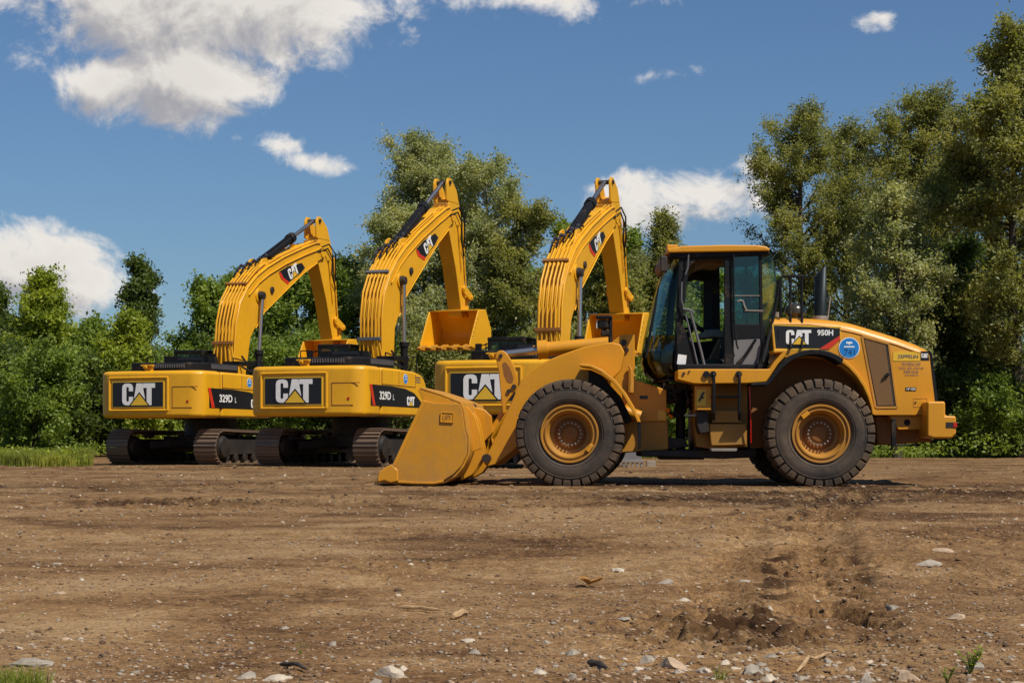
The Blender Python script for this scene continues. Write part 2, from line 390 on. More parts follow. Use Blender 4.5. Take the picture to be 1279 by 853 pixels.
def build_ground():
    pys = np.concatenate([np.arange(900, 558, -.42), np.array([557.5, 557, 556.4, 555.8, 555.2, 554.6])])
    Y = CH * FPX / (pys - HY)
    Y = np.concatenate([[-30, -10, -2, 1.0, 2.5], Y, [1500]])
    a1 = np.linspace(-.42, .42, 1100)
    a = np.concatenate([[-6, -3, -1.6, -.95, -.6], a1, [.6, .95, 1.6, 3, 6]])
    G = np.abs(Y) * .93 + 1.0 + (Y < 3) * 2
    X = a[None, :] * G[:, None]; YY = np.repeat(Y[:, None], len(a), 1)
    Z = gh(X, YY)
    Z = np.where((YY < 3) | (np.abs(a)[None, :] > .43), Z * .4, Z)
    n, k = X.shape
    co = np.stack([X, YY, Z], -1).reshape(-1, 3).astype(np.float32)
    i = np.arange(n - 1)[:, None] * k + np.arange(k - 1)[None, :]
    f = np.stack([i, i + 1, i + 1 + k, i + k], -1).reshape(-1, 4)
    me = fastmesh('ground', co, f); me.materials.append(GM); me.shade_smooth()
    at = me.attributes.new('loosened_and_shade', 'FLOAT', 'POINT'); at.data.foreach_set('value', loosened_and_shade(X, YY).astype(np.float32).ravel())
    o = bpy.data.objects.new('ground', me); col.objects.link(o); o['kind'] = 'structure'
def fastmesh(name, co, f):
    me = bpy.data.meshes.new(name); k = f.shape[1]
    me.vertices.add(len(co)); me.vertices.foreach_set('co', np.ascontiguousarray(co, np.float32).ravel())
    me.loops.add(f.size); me.loops.foreach_set('vertex_index', f.astype(np.int32).ravel())
    me.polygons.add(len(f)); me.polygons.foreach_set('loop_start', np.arange(len(f), dtype=np.int32) * k)
    me.update(calc_edges=True); me.validate(); return me
build_ground()

def wpt(px, py):
    """the ground point that was measured at photo point px,py"""
    Y = CH * FPX / (py - HY); X = (px - CX) * Y / FPX
    return X, Y

# ------------------------------------------------------------------ lettering
def text_faces(txt, h, bold=.012, narrow=.85):
    cu = bpy.data.curves.new('t', 'FONT'); cu.body = txt; cu.size = 1; cu.offset = bold; cu.resolution_u = 3
    o = bpy.data.objects.new('t', cu); col.objects.link(o)
    dg = bpy.context.evaluated_depsgraph_get(); dg.update()
    me = o.evaluated_get(dg).to_mesh()
    vs = np.array([v.co[:2] for v in me.vertices]) if len(me.vertices) else np.zeros((0, 2))
    fs = [tuple(p.vertices) for p in me.polygons]
    o.evaluated_get(dg).to_mesh_clear()
    bpy.data.objects.remove(o); bpy.data.curves.remove(cu)
    k = h / .70
    vs = vs * k * np.array([narrow, 1.0]); x0 = vs[:, 0].min(); vs[:, 0] -= x0
    return vs, fs, vs[:, 0].max()

C_ = [(1, 1.28), (1, 1.6), (.93, 1.85), (.76, 1.97), (.5, 2.0), (.24, 1.97), (.07, 1.85), (0, 1.6), (0, .4), (.07, .15), (.24, .03), (.5, 0), (.76, .03), (.93, .15), (1, .4), (1, .78), (.62, .78), (.62, .42), (.57, .34), (.5, .32), (.43, .34), (.38, .42), (.38, 1.58), (.43, 1.66), (.5, 1.68), (.57, 1.66), (.62, 1.58), (.62, 1.28)]
A_ = [(1.0, 0), (1.32, 2), (1.86, 2), (2.18, 0)]
T_ = [(1.92, 2), (3.02, 2), (3.02, 1.58), (2.70, 1.58), (2.70, 0), (2.26, 0), (2.26, 1.58), (1.92, 1.58)]
def decal(name, polys, o, ex, ez, n, t, mat, parent, xf=None):
    """flat lettering/shapes: 2D outlines on axes ex, ez at origin o, a film of thickness t along n"""
    mb = MB(); o = Vector(o); ex = Vector(ex); ez = Vector(ez); n = Vector(n)
    for vs, fs in polys:
        vs = [o + ex * p[0] + ez * p[1] for p in vs]; k = len(vs)
        ff = []
        for f in fs: ff.append(tuple(i + k for i in f))
        ff2 = list(ff)
        if len(fs) == 1:
            f = fs[0]; m = len(f)
            ff2 += [(f[i], f[(i + 1) % m], f[(i + 1) % m] + k, f[i] + k) for i in range(m)]
        mb.add(vs + [v + n * t for v in vs], ff2)
    return mb.build(name, mat, parent, xf=xf)
def poly(p): return (p, [tuple(range(len(p)))])
def logo(o, ex, ez, n, h, parent, xf=None, wk=1.0, shear=0):
    """heavy block lettering CAT with a yellow triangle over the foot of the A"""
    k = h / 2; ex = Vector(ex); ez = Vector(ez); o = Vector(o); n = Vector(n)
    S = lambda P: [((p[0] * wk + shear * p[1]) * k, p[1] * k) for p in P]
    decal('logo_letters', [poly(S(C_)), poly(S(A_)), poly(S(T_))], o, ex, ez, n, .004, M['whitetxt'], parent, xf)
    decal('logo_outline', [poly(S([(.62, -.06), (1.59, 1.22), (2.56, -.06)]))], o + n * .0045, ex, ez, n, .003, M['decal'], parent, xf)
    decal('logo_triangle', [poly(S([(.80, .0), (1.59, 1.02), (2.38, .0)]))], o + n * .008, ex, ez, n, .003, M['yellow_pale'], parent, xf)
def letters(txt, o, ex, ez, n, h, mat, parent, xf=None, name='lettering', bold=.012, narrow=.85, t=.003, width=None):
    vs, fs, w = text_faces(txt, h, bold, narrow)
    if width: vs = vs * np.array([width / w, 1.0])
    return decal(name, [([tuple(v) for v in vs], fs)], o, ex, ez, n, t, mat, parent, xf)
def disc(r, k=28): return [(r * math.cos(2 * math.pi * i / k), r * math.sin(2 * math.pi * i / k)) for i in range(k)]

def rot2(p, c, a):
    x = p[0] - c[0]; z = p[1] - c[1]
    return (c[0] + x * math.cos(a) - z * math.sin(a), c[1] + x * math.sin(a) + z * math.cos(a))
def rotm(c, a):
    return Matrix.Translation((0, c[0], c[1])) @ Matrix.Rotation(a, 4, 'X') @ Matrix.Translation((0, -c[0], -c[1]))
def rounded(pts, rad, k=4):
    """round the corners of an outline"""
    out = []; n = len(pts)
    for i in range(n):
        p0 = Vector(pts[i - 1]); p = Vector(pts[i]); p1 = Vector(pts[(i + 1) % n])
        a = p0 - p; b = p1 - p; r = min(rad if not isinstance(rad, dict) else rad.get(i, 0), a.length * .45, b.length * .45)
        if r <= 0: out.append(tuple(p)); continue
        s = p + a.normalized() * r; e = p + b.normalized() * r
        for j in range(k + 1):
            t = j / k
            out.append(tuple(s * (1 - t) ** 2 + p * 2 * t * (1 - t) + e * t * t))
    return out

# ------------------------------------------------------------------ excavators
REF = None
def exc_frame(px, Y, psi):
    F = (math.sin(psi), math.cos(psi)); R = (F[1], -F[0])
    X = (px - CX) * Y / FPX
    return Frame((X - 1.5 * R[0] + 3.08 * F[0], Y - 1.5 * R[1] + 3.08 * F[1]), F)
FR2 = exc_frame(452, 46, R_(21))

def excavator(fr, boom_a, stick_a, bucket_a, label, trk=0.0):
    E = empty('tracked_excavator', fr.o, fr.rz)
    tag(E, label, 'excavator', 'yellow tracked excavators parked side by side')
    Yw = M['yellow_exc']; r0 = .1
    # ---------------- undercarriage
    us, ue, zc, rad = -2.05, 2.0, .475, .43
    def loop(t):
        L = ue - us; A = math.pi * rad; P = 2 * L + 2 * A; t = (t % 1) * P
        if t < L: return (us + t, zc + rad - .03 * math.sin(math.pi * t / L), 0)
        t -= L
        if t < A:
            a = t / rad; return (ue + rad * math.sin(a), zc + rad * math.cos(a), -a)
        t -= A
        if t < L: return (ue - t, zc - rad, -math.pi)
        t -= L; a = t / rad
        return (us - rad * math.sin(a), zc - rad * math.cos(a), -math.pi - a)
    for side in (-1, 1):
        cx = side * 1.34 + (-.05 if side < 0 else -.03)
        mb = MB(); N = 51
        for i in range(N):
            u, z, a = loop((i + .3) / N)
            q = Matrix.Rotation(a, 3, 'X'); c = Vector((cx, u, z))
            mb.box(c, (.66, .205, .022), q)
            for k in (-.07, .035): mb.box(c + q @ Vector((0, k, .028)), (.66, .026, .05), q)
            mb.box(c + q @ Vector((0, 0, -.045)), (.17, .17, .07), q)
        tr = mb.build('track', M['steel'], E)
        mb = MB()
        mb.prism(rounded([(us - .1, .36), (us + .1, .68), (ue - .2, .70), (ue + .1, .58), (ue + .1, .34), (us, .26)], .1), cx - .2, cx + .2)
        for i in range(8):
            mb.lathe([(0, .0), (0, .11), (.42, .11), (.42, 0)], (cx - .21, us + .35 + i * (ue - us - .7) / 7, .20), 14)
        for i in range(2): mb.lathe([(0, .0), (0, .07), (.3, .07), (.3, 0)], (cx - .15, us + 1.1 + i * 1.8, .80), 12)
        mb.build('track_frame', M['dark'], tr, bevel=.012)
        mb = MB()
        mb.lathe([(-.12, 0), (-.12, .36), (.12, .36), (.12, 0)], (cx, ue, zc), 24)
        mb.build('idler_wheel', M['dark'], tr, bevel=.01)
        mb = MB()
        mb.lathe([(-.06, 0), (-.06, .38), (.06, .38), (.06, 0)], (cx, us, zc), 22)
        mb.lathe([(0, .30), (.26, .30), (.27, .27), (.34, .25), (.36, .12), (.36, 0)], (cx + .02, us, zc), 28)
        for k in range(12):
            a = k * math.pi / 6; mb.lathe([(0, 0), (0, .02), (.03, .02), (.03, 0)], (cx + .275, us + .21 * math.cos(a), zc + .21 * math.sin(a)), 6)
        mb.build('final_drive', M['dark'], tr, smooth=True)
    mb = MB()
    mb.box((0, 0, .62), (2.1, 1.5, .30)); mb.lathe2 = None
    mb.plan([(.72 * math.cos(i * .2618), .72 * math.sin(i * .2618)) for i in range(24)], .74, 1.24)
    for s in (-1, 1):
        mb.bar((s * .3, -.5, .62), (s * 1.15, -1.35, .52), .34, .22); mb.bar((s * .3, .5, .62), (s * 1.15, 1.35, .52), .34, .22)
    mb.build('carbody', M['dark'], E, bevel=.02)
    # ---------------- upper structure
    B, T = 1.235, 2.46
    rear = rounded([(-1.60, -1.95), (-1.63, -2.84), (-1.36, -3.01), (-.6, -3.10), (.6, -3.10), (1.28, -3.02), (1.52, -2.84), (1.49, -1.95)], .16, 5)
    mb = MB(); mb.plan(rear, B, T)
    cw = mb.build('counterweight', Yw, E, bevel=.11, seg=4, ang=40)
    # raised lip round the black plate, plate and logo
    def rearu(r): return -3.10 + (max(0, abs(r) - .6) * .118) - .0
    fx0, fx1, fz0, fz1 = -1.16, .46, 1.50, 2.19
    mb = MB()
    for (a, b) in (((fx0 - .10, fz1 + .09), (fx1 + .10, fz1 + .09)), ((fx0 - .10, fz0 - .07), (fx1 + .10, fz0 - .07)), ((fx0 - .10, fz0 - .07), (fx0 - .10, fz1 + .09)), ((fx1 + .10, fz0 - .07), (fx1 + .10, fz1 + .09))):
        n = 5
        P = [(a[0] + (b[0] - a[0]) * i / n, rearu(a[0] + (b[0] - a[0]) * i / n) + .004, a[1] + (b[1] - a[1]) * i / n) for i in range(n + 1)]
        mb.tube(P, .035, 8)
    mb.build('plate_surround', Yw, cw, smooth=True)
    rr_ = [fx0, -.6, fx1]
    def band(z0, z1, off, t, ra, rb):
        xs = sorted({ra, rb} | ({-.6} if ra < -.6 < rb else set()) | ({.6} if ra < .6 < rb else set()))
        return [(x, rearu(x) - off) for x in xs] + [(x, rearu(x) - off + t) for x in xs[::-1]]
    mb = MB(); mb.plan(band(0, 0, .012, .02, fx0, fx1), fz0, fz1); mb.build('plate_border', M['yellow_pale'], cw)
    mb = MB(); mb.plan(band(0, 0, .018, .02, fx0 + .025, fx1 - .025), fz0 + .03, fz1 - .025); mb.build('black_plate', M['decal'], cw)
    logo((-.80, -3.123, fz0 + .065), (1, 0, 0), (0, 0, 1), (0, -1, 0), .57, cw, wk=1.16)
    # service door outline, reflector, bracket on top
    mb = MB()
    for (a, b) in (((.70, 2.04), (1.40, 2.04)), ((.70, 2.04), (.70, 1.50)), ((.70, 1.50), (1.24, 1.50))):
        w = .012
        mb.tube([(a[0], rearu(a[0]) - .001, a[1]), (b[0], rearu(b[0]) + (.004 if b[0] > 1.3 else -.001), b[1])], .011, 6)
    mb.build('door_gap', M['brown_in'], cw)
    mb = MB(); mb.add([(1.12 + .035 * math.cos(i * .5236), rearu(1.12) - .008, 1.66 + .035 * math.sin(i * .5236)) for i in range(12)], [tuple(range(12))])
    mb.build('reflector', M['redlens'], cw, solid=.01)
    mb = MB(); mb.box((-.12, -2.92, 2.52), (.22, .10, .12)); mb.box((-.12, -2.98, 2.60), (.34, .14, .035)); mb.tube([(-.22, -3.0, 2.56), (-.1, -3.03, 2.56)], .045, 10)
    mb.build('lifting_bracket', Yw, cw, bevel=.01)
    # side house: right-hand row of doors
    side = [(-1.93, B + .02), (-1.93, T - .015), (-1.0, T - .02), (.10, T - .06), (.62, T - .14), (.86, T - .40), (.90, 1.75), (.80, 1.32), (.66, B + .03)]
    mb = MB(); mb.prism(rounded(side, {4: .2, 5: .2, 7: .1}), .62, 1.485)
    sh = mb.build('side_housing', Yw, E, bevel=.07, seg=3)
    mb = MB(); mb.prism([(-1.93, B + .02), (-1.93, T - .03), (.3, T - .06), (.3, B + .02)], -1.585, -.55); mb.build('left_housing', Yw, E, bevel=.06, seg=3)
    mb = MB(); mb.box((0, -.4, 1.42), (1.3, 3.4, .30)); mb.box((.1, .9, 1.75), (.9, .9, .7)); mb.build('turntable_frame', M['dark'], E, bevel=.02)
    rS = 1.487
    dec = [(-2.62, 1.50), (-2.62, 2.01), (-1.4, 2.0), (-.5, 1.95), (.05, 1.85), (.42, 1.66), (.60, 1.52), (.60, 1.49)]
    def wrapd(u): return 1.521 - max(0, (u + 2.84)) * .033
    dk = [(u, z) for u, z in dec]
    def sp(u): return (1.5235 - (u + 2.84) * .0335) if u < -1.95 else 1.493
    vs = [(sp(u), u, z) for u, z in dk] + [(sp(u) + .004, u, z) for u, z in dk]; n = len(dk)
    # split at the seam so the film follows the two flat sides
    def film(pts, name, mat, off=0.0):
        a = []
        mb = MB()
        segs = [(-9, -1.95), (-1.95, 9)]
        for lo, hi in segs:
            q = clip(pts, lo, hi)
            if len(q) < 3: continue
            k = len(q); f = lambda u, e: (1.5235 - (u + 2.84) * .0335 + e) if lo < -5 else (1.487 + e)
            v = [(f(u, off + .003), u, z) for u, z in q] + [(f(u, off + .007), u, z) for u, z in q]
            mb.add(v, [tuple(range(k))[::-1], tuple(range(k, 2 * k))] + [(i, (i + 1) % k, k + (i + 1) % k, k + i) for i in range(k)])
        return mb.build(name, mat, sh)
    def clip(pts, lo, hi):
        for s, lim in ((1, lo), (-1, hi)):
            out = []
            for i in range(len(pts)):
                p, q = pts[i - 1], pts[i]; a = s * (p[0] - lim); b = s * (q[0] - lim)
                if (a >= 0) != (b >= 0):
                    t = a / (a - b); out.append((p[0] + (q[0] - p[0]) * t, p[1] + (q[1] - p[1]) * t))
                if b >= 0: out.append(q)
            pts = out
        return pts
    film(dk, 'side_decal', M['decal'])
    film([(-2.70, 2.01), (-2.56, 2.01), (-2.34, 1.50), (-2.50, 1.50)], 'red_stripe', M['red'], .003)
    letters('329D', (1.512, -2.10, 1.66), (0, 1, 0), (0, 0, 1), (1, 0, 0), .19, M['whitetxt'], sh, name='model_lettering', bold=.03, width=.66)
    letters('L', (1.496, -1.28, 1.66), (0, 1, 0), (0, 0, 1), (1, 0, 0), .13, M['whitetxt'], sh, name='model_lettering', bold=.02)
    logo((1.494, -.42, 1.53), (0, 1, 0), (0, 0, 1), (1, 0, 0), .23, sh, wk=1.35)
    st = decal('round_sticker', [poly(disc(.13))], (1.490, -.50, 2.20), (0, 1, 0), (0, 0, 1), (1, 0, 0), .004, M['whitetxt'], sh)
    decal('sticker_face', [poly(disc(.115))], (1.4945, -.50, 2.20), (0, 1, 0), (0, 0, 1), (1, 0, 0), .003, M['blue'], sh)
    decal('sticker_mark', [poly([(-.05, .055), (.05, .055), (.0, .0)]), poly([(-.07, -.02), (.07, -.02), (.07, -.04), (-.07, -.04)])], (1.498, -.50, 2.22), (0, 1, 0), (0, 0, 1), (1, 0, 0), .002, M['whitetxt'], sh)
    mb = MB()
    for k, (w, l) in enumerate(((.42, 0), (.38, .06), (.40, .12))): mb.box((1.489, .27, 2.26 - l), (.006, w * .8, .018))
    mb.build('safety_lettering', M['navy'], sh)
    mb = MB()
    for u in (-1.90, -.9, .12): mb.box((1.488, u, 2.2 - (.0 if u < 0 else .05)), (.008, .012, .36))
    mb.tube([(1.49, -1.9, 2.035), (1.49, .1, 2.01)], .008, 5)
    mb.build('door_gap', M['brown_in'], sh)
    # dark engine hood with louvres
    mb = MB()
    hood = rounded([(-.74, -2.86), (1.06, -2.86), (1.30, -2.3), (1.30, -.7), (-.74, -.7)], .12, 3)
    mb.plan(hood, T - .02, 2.68)
    hd = mb.build('engine_hood', M['black'], E, bevel=.04, seg=2)
    mb = MB()
    for i in range(26): mb.box((1.302, -2.15 + i * .052, 2.59), (.02, .022, .12))
    mb.build('louvre', M['grey'], hd); mb = MB()
    for i in range(14): mb.box((-.0 + i * .07, -2.868, 2.59), (.03, .02, .10))
    mb.build('louvre', M['grey'], hd)
    mb = MB()
    mb.box((.05, -1.0, 2.80), (1.2, .5, .20)); mb.box((.95, -.1, 2.74), (.5, .9, .10))
    mb.lathe([(0, 0), (0, .10), (.7, .10), (.7, 0)], (.0, -1.6, 2.76), 14)
    mb.tube([(-.55, -2.3, 2.66), (-.55, -2.3, 2.86), (-.3, -2.3, 2.86), (-.3, -2.3, 2.66)], .018, 6)
    mb.tube([(.62, .95, 2.3), (.62, .95, 2.84), (.70, .0, 2.90), (.70, .0, 2.6)], .02, 6)
    mb.tube([(1.35, .5, 2.3), (1.35, .5, 2.80), (1.35, -.1, 2.80), (1.35, -.1, 2.4)], .018, 6)
    mb.build('roof_guard', M['black'], E, bevel=.01)
    # cab front left
    mb = MB(); ca, cb, cu0, cu1, ct = -1.47, -.50, .42, 2.15, 3.17
    mb.box(((ca + cb) / 2, (cu0 + cu1) / 2, ct - .05), (cb - ca, cu1 - cu0, .10))
    mb.box(((ca + cb) / 2, (cu0 + cu1) / 2, 1.60), (cb - ca, cu1 - cu0, .75))
    for r in (ca + .05, cb - .05):
        for u in (cu0 + .05, 1.25, cu1 - .05): mb.box((r, u, 2.5), (.09, .09, 1.3))
        mb.box((r, (cu0 + cu1) / 2, 2.0), (.09, cu1 - cu0 - .2, .10))
    mb.box(((ca + cb) / 2, cu0 + .05, 2.56), (cb - ca - .1, .07, .12))
    cab = mb.build('cab', M['black'], E, bevel=.03)
    mb = MB()
    mb.box(((ca + cb) / 2, cu0 + .04, 2.85), (cb - ca - .16, .012, .46))
    mb.box((cb - .03, (cu0 + cu1) / 2, 2.6), (.012, cu1 - cu0 - .2, 1.0)); mb.box((ca + .03, (cu0 + cu1) / 2, 2.6), (.012, cu1 - cu0 - .2, 1.0))
    mb.box(((ca + cb) / 2, cu1 - .04, 2.6), (cb - ca - .16, .012, 1.0))
    mb.build('cab_window', M['glass'], cab)
    mb = MB(); mb.box((-.98, 1.2, 2.35), (.5, .5, .12)); mb.box((-.98, .95, 2.65), (.46, .12, .55)); mb.box((-.98, .93, 2.97), (.26, .09, .16)); mb.build('seat', M['seat'], cab, bevel=.04)
    mb = MB()
    mb.tube([(-1.5, .5, 2.55), (-1.74, .52, 2.6), (-1.76, .52, 2.95), (-1.5, .5, 3.0)], .018, 6); mb.box((-1.72, .5, 2.88), (.16, .05, .28))
    mb.tube([(-.45, .45, 2.4), (-.30, .4, 2.95), (-.1, .4, 3.02), (-.05, .4, 2.6)], .018, 6); mb.box((-.2, .38, 2.98), (.26, .08, .14))
    mb.build('mirror', M['black'], cab, bevel=.01)
    # ---------------- boom
    P = (.85, 2.15)
    bm_ = rotm(P, boom_a)
    prof = [(.62, 1.98), (.50, 2.6), (.42, 3.2), (.42, 3.87), (.56, 4.45), (.92, 4.98), (1.40, 5.43), (1.95, 5.80), (2.85, 6.30), (4.03, 6.86), (4.72, 7.16), (5.02, 7.24), (5.27, 7.18), (5.38, 7.0), (5.30, 6.84), (4.92, 6.60), (4.17, 6.14), (3.39, 5.57), (1.92, 4.46), (1.52, 3.93), (1.30, 3.6), (1.24, 2.9), (1.12, 2.1), (.9, 1.92)]
    mb = MB(); mb.prism(prof, r0 - .28, r0 + .28)
    boom = mb.build('boom', Yw, E, bevel=.022, xf=bm_, ang=30)
    # flange edges: top plate stands proud
    mb = MB()
    top = prof[1:12]
    for s in (-.30, .30):
        mb.tube([(r0 + s, p[0] , p[1] - .01) for p in top], .022, 6)
    mb.tube([(r0 + .30, p[0], p[1]) for p in prof[15:20]], .018, 6)
    mb.build('boom_flange', Yw, boom, xf=bm_, smooth=True)
    # pipes on the back of the boom
    mb = MB(); back = [(.60, 2.25), (.44, 2.75), (.36, 3.25), (.36, 3.87), (.50, 4.49), (.87, 5.03), (1.36, 5.49), (1.9, 5.86)]
    offs = [(-.24, .07, -.42), (-.14, .08, -.30), (-.03, .075, -.12), (.08, .08, .1), (.18, .07, .30), (.26, .05, .40)]
    for (rx, d, sp_) in offs:
        pts = []
        for i, (u, z) in enumerate(back):
            a = back[max(0, i - 1)]; b = back[min(len(back) - 1, i + 1)]
            t = Vector((b[0] - a[0], b[1] - a[1])).normalized(); nrm = Vector((-t.y, t.x))
            k = max(0, 1 - (z - 2.2) / 1.0)
            pts.append((r0 + rx * (1 - k) + (rx + sp_ * .45) * k, u + nrm.x * d, z + nrm.y * d))
        mb.tube(pts, .026, 8)
    # long pipes along the top and side of the boom
    for (rr, q) in ((.12, .05), (.22, .05)):
        mb.tube([(r0 + rr, p[0] - .02, p[1] + q) for p in prof[6:11]], .022, 7)
    mb.tube([(r0 + .315, p[0] + .10, p[1] - .20) for p in prof[5:11]] + [(r0 + .32, 5.0, 7.06), (r0 + .30, 5.25, 7.12)], .018, 7)
    mb.build('hydraulic_pipe', Yw, boom, xf=bm_, smooth=True)
    mb = MB(); cmat = M['grey']
    for (u, z, a) in ((.28, 3.28, R_(0)), (.78, 5.05, R_(-42))):
        mb.box((r0 + .0, u + .0, z), (.66, .08, .09), Matrix.Rotation(a, 3, 'X'))
    mb.build('pipe_clamp', M['brown_in'] if boom_a else cmat, boom, xf=bm_, bevel=.008)
    # fittings and hoses on top
    mb = MB()
    for k in range(5):
        rx = -.22 + k * .10; u = 1.30 + k * .17; z = 5.62 + k * .11
        mb.tube([(r0 + rx, u - .30, z - .30), (r0 + rx, u - .05, z + .02), (r0 + rx, u + .28, z + .16), (r0 + rx, u + .5, z + .16)], .028, 7)
    mb.build('hose', M['black'], boom, xf=bm_, smooth=True)
    mb = MB()
    for k in range(5):
        rx = -.22 + k * .10; u = 1.22 + k * .17; z = 5.60 + k * .11
        mb.lathe([(0, 0), (0, .045), (.07, .045), (.07, 0)], (r0 + rx - .03, u, z), 8)
        mb.box((r0 + rx, u + .12, z + .12), (.05, .10, .05), Matrix.Rotation(R_(40), 3, 'X'))
    mb.build('hose_fitting', M['chrome'], boom, xf=bm_)
    # pins
    mb = MB()
    for (u, z, rr, w) in ((1.60, 4.88, .13, .40), (2.30, 5.20, .095, .33)):
        mb.lathe([(0, 0), (0, rr), (w * 2, rr), (w * 2, 0)], (r0 - w, u, z), 20)
    mb.build('boom_pin', M['dark'], boom, xf=bm_, bevel=.012)
    mb = MB(); mb.lathe([(0, .0), (0, .20), (.64, .20), (.64, .0)], (r0 - .32, 1.60, 4.88), 24); mb.build('pin_boss', Yw, boom, xf=bm_, bevel=.015); mb = MB(); mb.lathe([(0, 0), (0, .15), (.62, .15), (.62, 0)], (r0 - .31, 5.24, 6.98), 22)
    mb.tube([(r0 + .29, 1.95, 5.0), (r0 + .29, 1.97, 4.62)], .02, 6)
    mb.build('pin_boss', Yw, boom, xf=bm_, bevel=.015)
    # boom plate decal, measured on the middle excavator
    rb = r0 + .283
    q = lambda *ps: [FR2.uz(p, rb) for p in ps]
    dpts = q((520, 311), (529, 301), (543.5, 291.7), (547.5, 297), (543.5, 305.5), (530.5, 323), (523, 318))
    mb = MB(); mb.prism(dpts, rb, rb + .004); mb.build('boom_decal', M['decal'], boom, xf=bm_)
    mb = MB(); mb.prism(q((519.3, 312.2), (521.5, 312), (524.5, 317.5), (531.6, 322), (530, 325.5), (522, 320)), rb + .001, rb + .006); mb.build('red_stripe', M['red'], boom, xf=bm_)
    b0 = Vector(FR2.uz((532.5, 318.6), rb)); b1 = Vector(FR2.uz((541.5, 305.5), rb)); b2 = Vector(FR2.uz((528.2, 306.5), rb))
    ex = (b1 - b0) / 1.51; ez = (b2 - b0)
    logo((rb + .006, b0.x, b0.y), (0, ex.x, ex.y), (0, ez.x, ez.y), (1, 0, 0), 1.0, boom, xf=bm_)
    # ---------------- stick
    piv = (5.24, 6.98); pw = rot2(piv, P, boom_a)
    sm_ = Matrix.Translation((0, pw[0] - piv[0], pw[1] - piv[1])) @ rotm(piv, stick_a)
    spf = [(5.12, 7.46), (5.02, 7.10), (5.0, 6.88), (5.20, 6.42), (5.62, 5.56), (6.02, 4.42), (6.06, 4.22), (6.20, 4.16), (6.34, 4.26), (6.36, 4.5), (6.24, 5.49), (6.10, 6.4), (5.97, 7.19), (5.80, 7.56)]
    mb = MB(); mb.prism(spf, r0 - .21, r0 + .21)
    stick = mb.build('stick', Yw, E, bevel=.02, xf=sm_, ang=30)
    for s in (-1, 1):
        mb = MB()
        mb.prism(rounded([(4.96, 7.40), (5.84, 7.40), (5.66, 7.78), (5.24, 8.06), (5.06, 8.06), (4.96, 7.90)], .06), r0 + s * .19 - .03, r0 + s * .19 + .03)
        mb.build('stick_ear', Yw, stick, xf=sm_, bevel=.012)
    mb = MB(); mb.box((r0, 4.99, 7.12), (.44, .10, .46)); mb.build('stick_stop', M['yellow_old'], stick, xf=sm_, bevel=.015)
    mb = MB(); mb.tube([(r0 - .26, 5.14, 7.93), (r0 + .26, 5.14, 7.93)], .06, 14); mb.build('stick_pin', M['dark'], stick, xf=sm_); mb = MB(); mb.tube([(r0 - .3, 5.24, 6.98), (r0 + .3, 5.24, 6.98)], .10, 16)
    mb.build('stick_pin', M['dark'], stick, xf=sm_)
    # side pipes and hoses at the elbow
    mb = MB()
    mb.tube([(r0 + .26, 6.0, 6.9), (r0 + .26, 6.10, 6.2), (r0 + .25, 6.2, 5.5), (r0 + .25, 6.28, 5.0)], .022, 7)
    mb.tube([(r0 + .24, 5.7, 6.8), (r0 + .25, 5.82, 6.2), (r0 + .24, 5.98, 5.5)], .018, 7)
    mb.build('hydraulic_pipe', Yw, stick, xf=sm_, smooth=True)
    mb = MB()
    mb.tube([(r0 + .25, 5.05, 7.10), (r0 + .33, 5.55, 7.26), (r0 + .35, 5.92, 7.0), (r0 + .32, 6.0, 6.5), (r0 + .27, 6.08, 6.2)], .022, 7)
    mb.tube([(r0 + .27, 4.9, 6.95), (r0 + .34, 5.45, 7.12), (r0 + .36, 5.72, 6.85), (r0 + .3, 5.78, 6.4), (r0 + .26, 6.12, 5.95)], .022, 7)
    mb.tube([(r0 + .1, 5.9, 7.3), (r0 + .12, 6.22, 7.0), (r0 + .1, 6.26, 6.5), (r0 + .1, 6.2, 6.2)], .018, 7)
    mb.build('hose', M['black'], stick, xf=sm_, smooth=True)
    # bucket cylinder along the front face of the stick
    mb = MB(); mb.tube([(r0, 6.02, 7.2), (r0, 6.34, 5.6)], .085, 14); mb.tube([(r0, 6.0, 7.3), (r0, 6.02, 7.15)], .11, 12)
    mb.build('bucket_cylinder', M['black'], stick, xf=sm_, smooth=True)
    mb = MB(); mb.tube([(r0, 6.34, 5.6), (r0, 6.62, 4.9)], .045, 10); mb.build('cylinder_rod', M['chrome'], stick, xf=sm_, smooth=True)
    mb = MB()
    for s in (-.26, .26):
        mb.prism(rounded([(6.02, 5.05), (6.14, 5.12), (6.72, 4.86), (6.72, 4.72), (6.6, 4.70), (6.05, 4.9)], .04), r0 + s - .025, r0 + s + .025)
    for s in (-.14, .14):
        mb.prism(rounded([(6.58, 4.82), (6.74, 4.82), (6.66, 4.34), (6.5, 4.30)], .04), r0 + s - .03, r0 + s + .03)
    mb.tube([(r0 - .31, 6.64, 4.80), (r0 + .31, 6.64, 4.80)], .06, 12); mb.tube([(r0 - .3, 6.10, 5.0), (r0 + .3, 6.10, 5.0)], .06, 12)
    mb.build('bucket_linkage', Yw, stick, xf=sm_, bevel=.008)
    # ---------------- bucket
    bp = (6.18, 4.34)
    km_ = sm_ @ rotm(bp, bucket_a)
    hw = .76
    shell_o = [(5.98, 4.40), (6.50, 4.42), (6.66, 4.20), (6.92, 3.86), (6.90, 3.58), (6.62, 3.36), (6.10, 3.24), (5.24, 3.28)]
    def off(pts, d):
        o = []
        for i, p in enumerate(pts):
            a = Vector(pts[max(0, i - 1)]); b = Vector(pts[min(len(pts) - 1, i + 1)]); t = (b - a).normalized()
            o.append((p[0] + (-t.y * -d) * -1 if False else p[0] - (-t.y) * -d, p[1] - t.x * -d * -1))
        return o
    inner = []
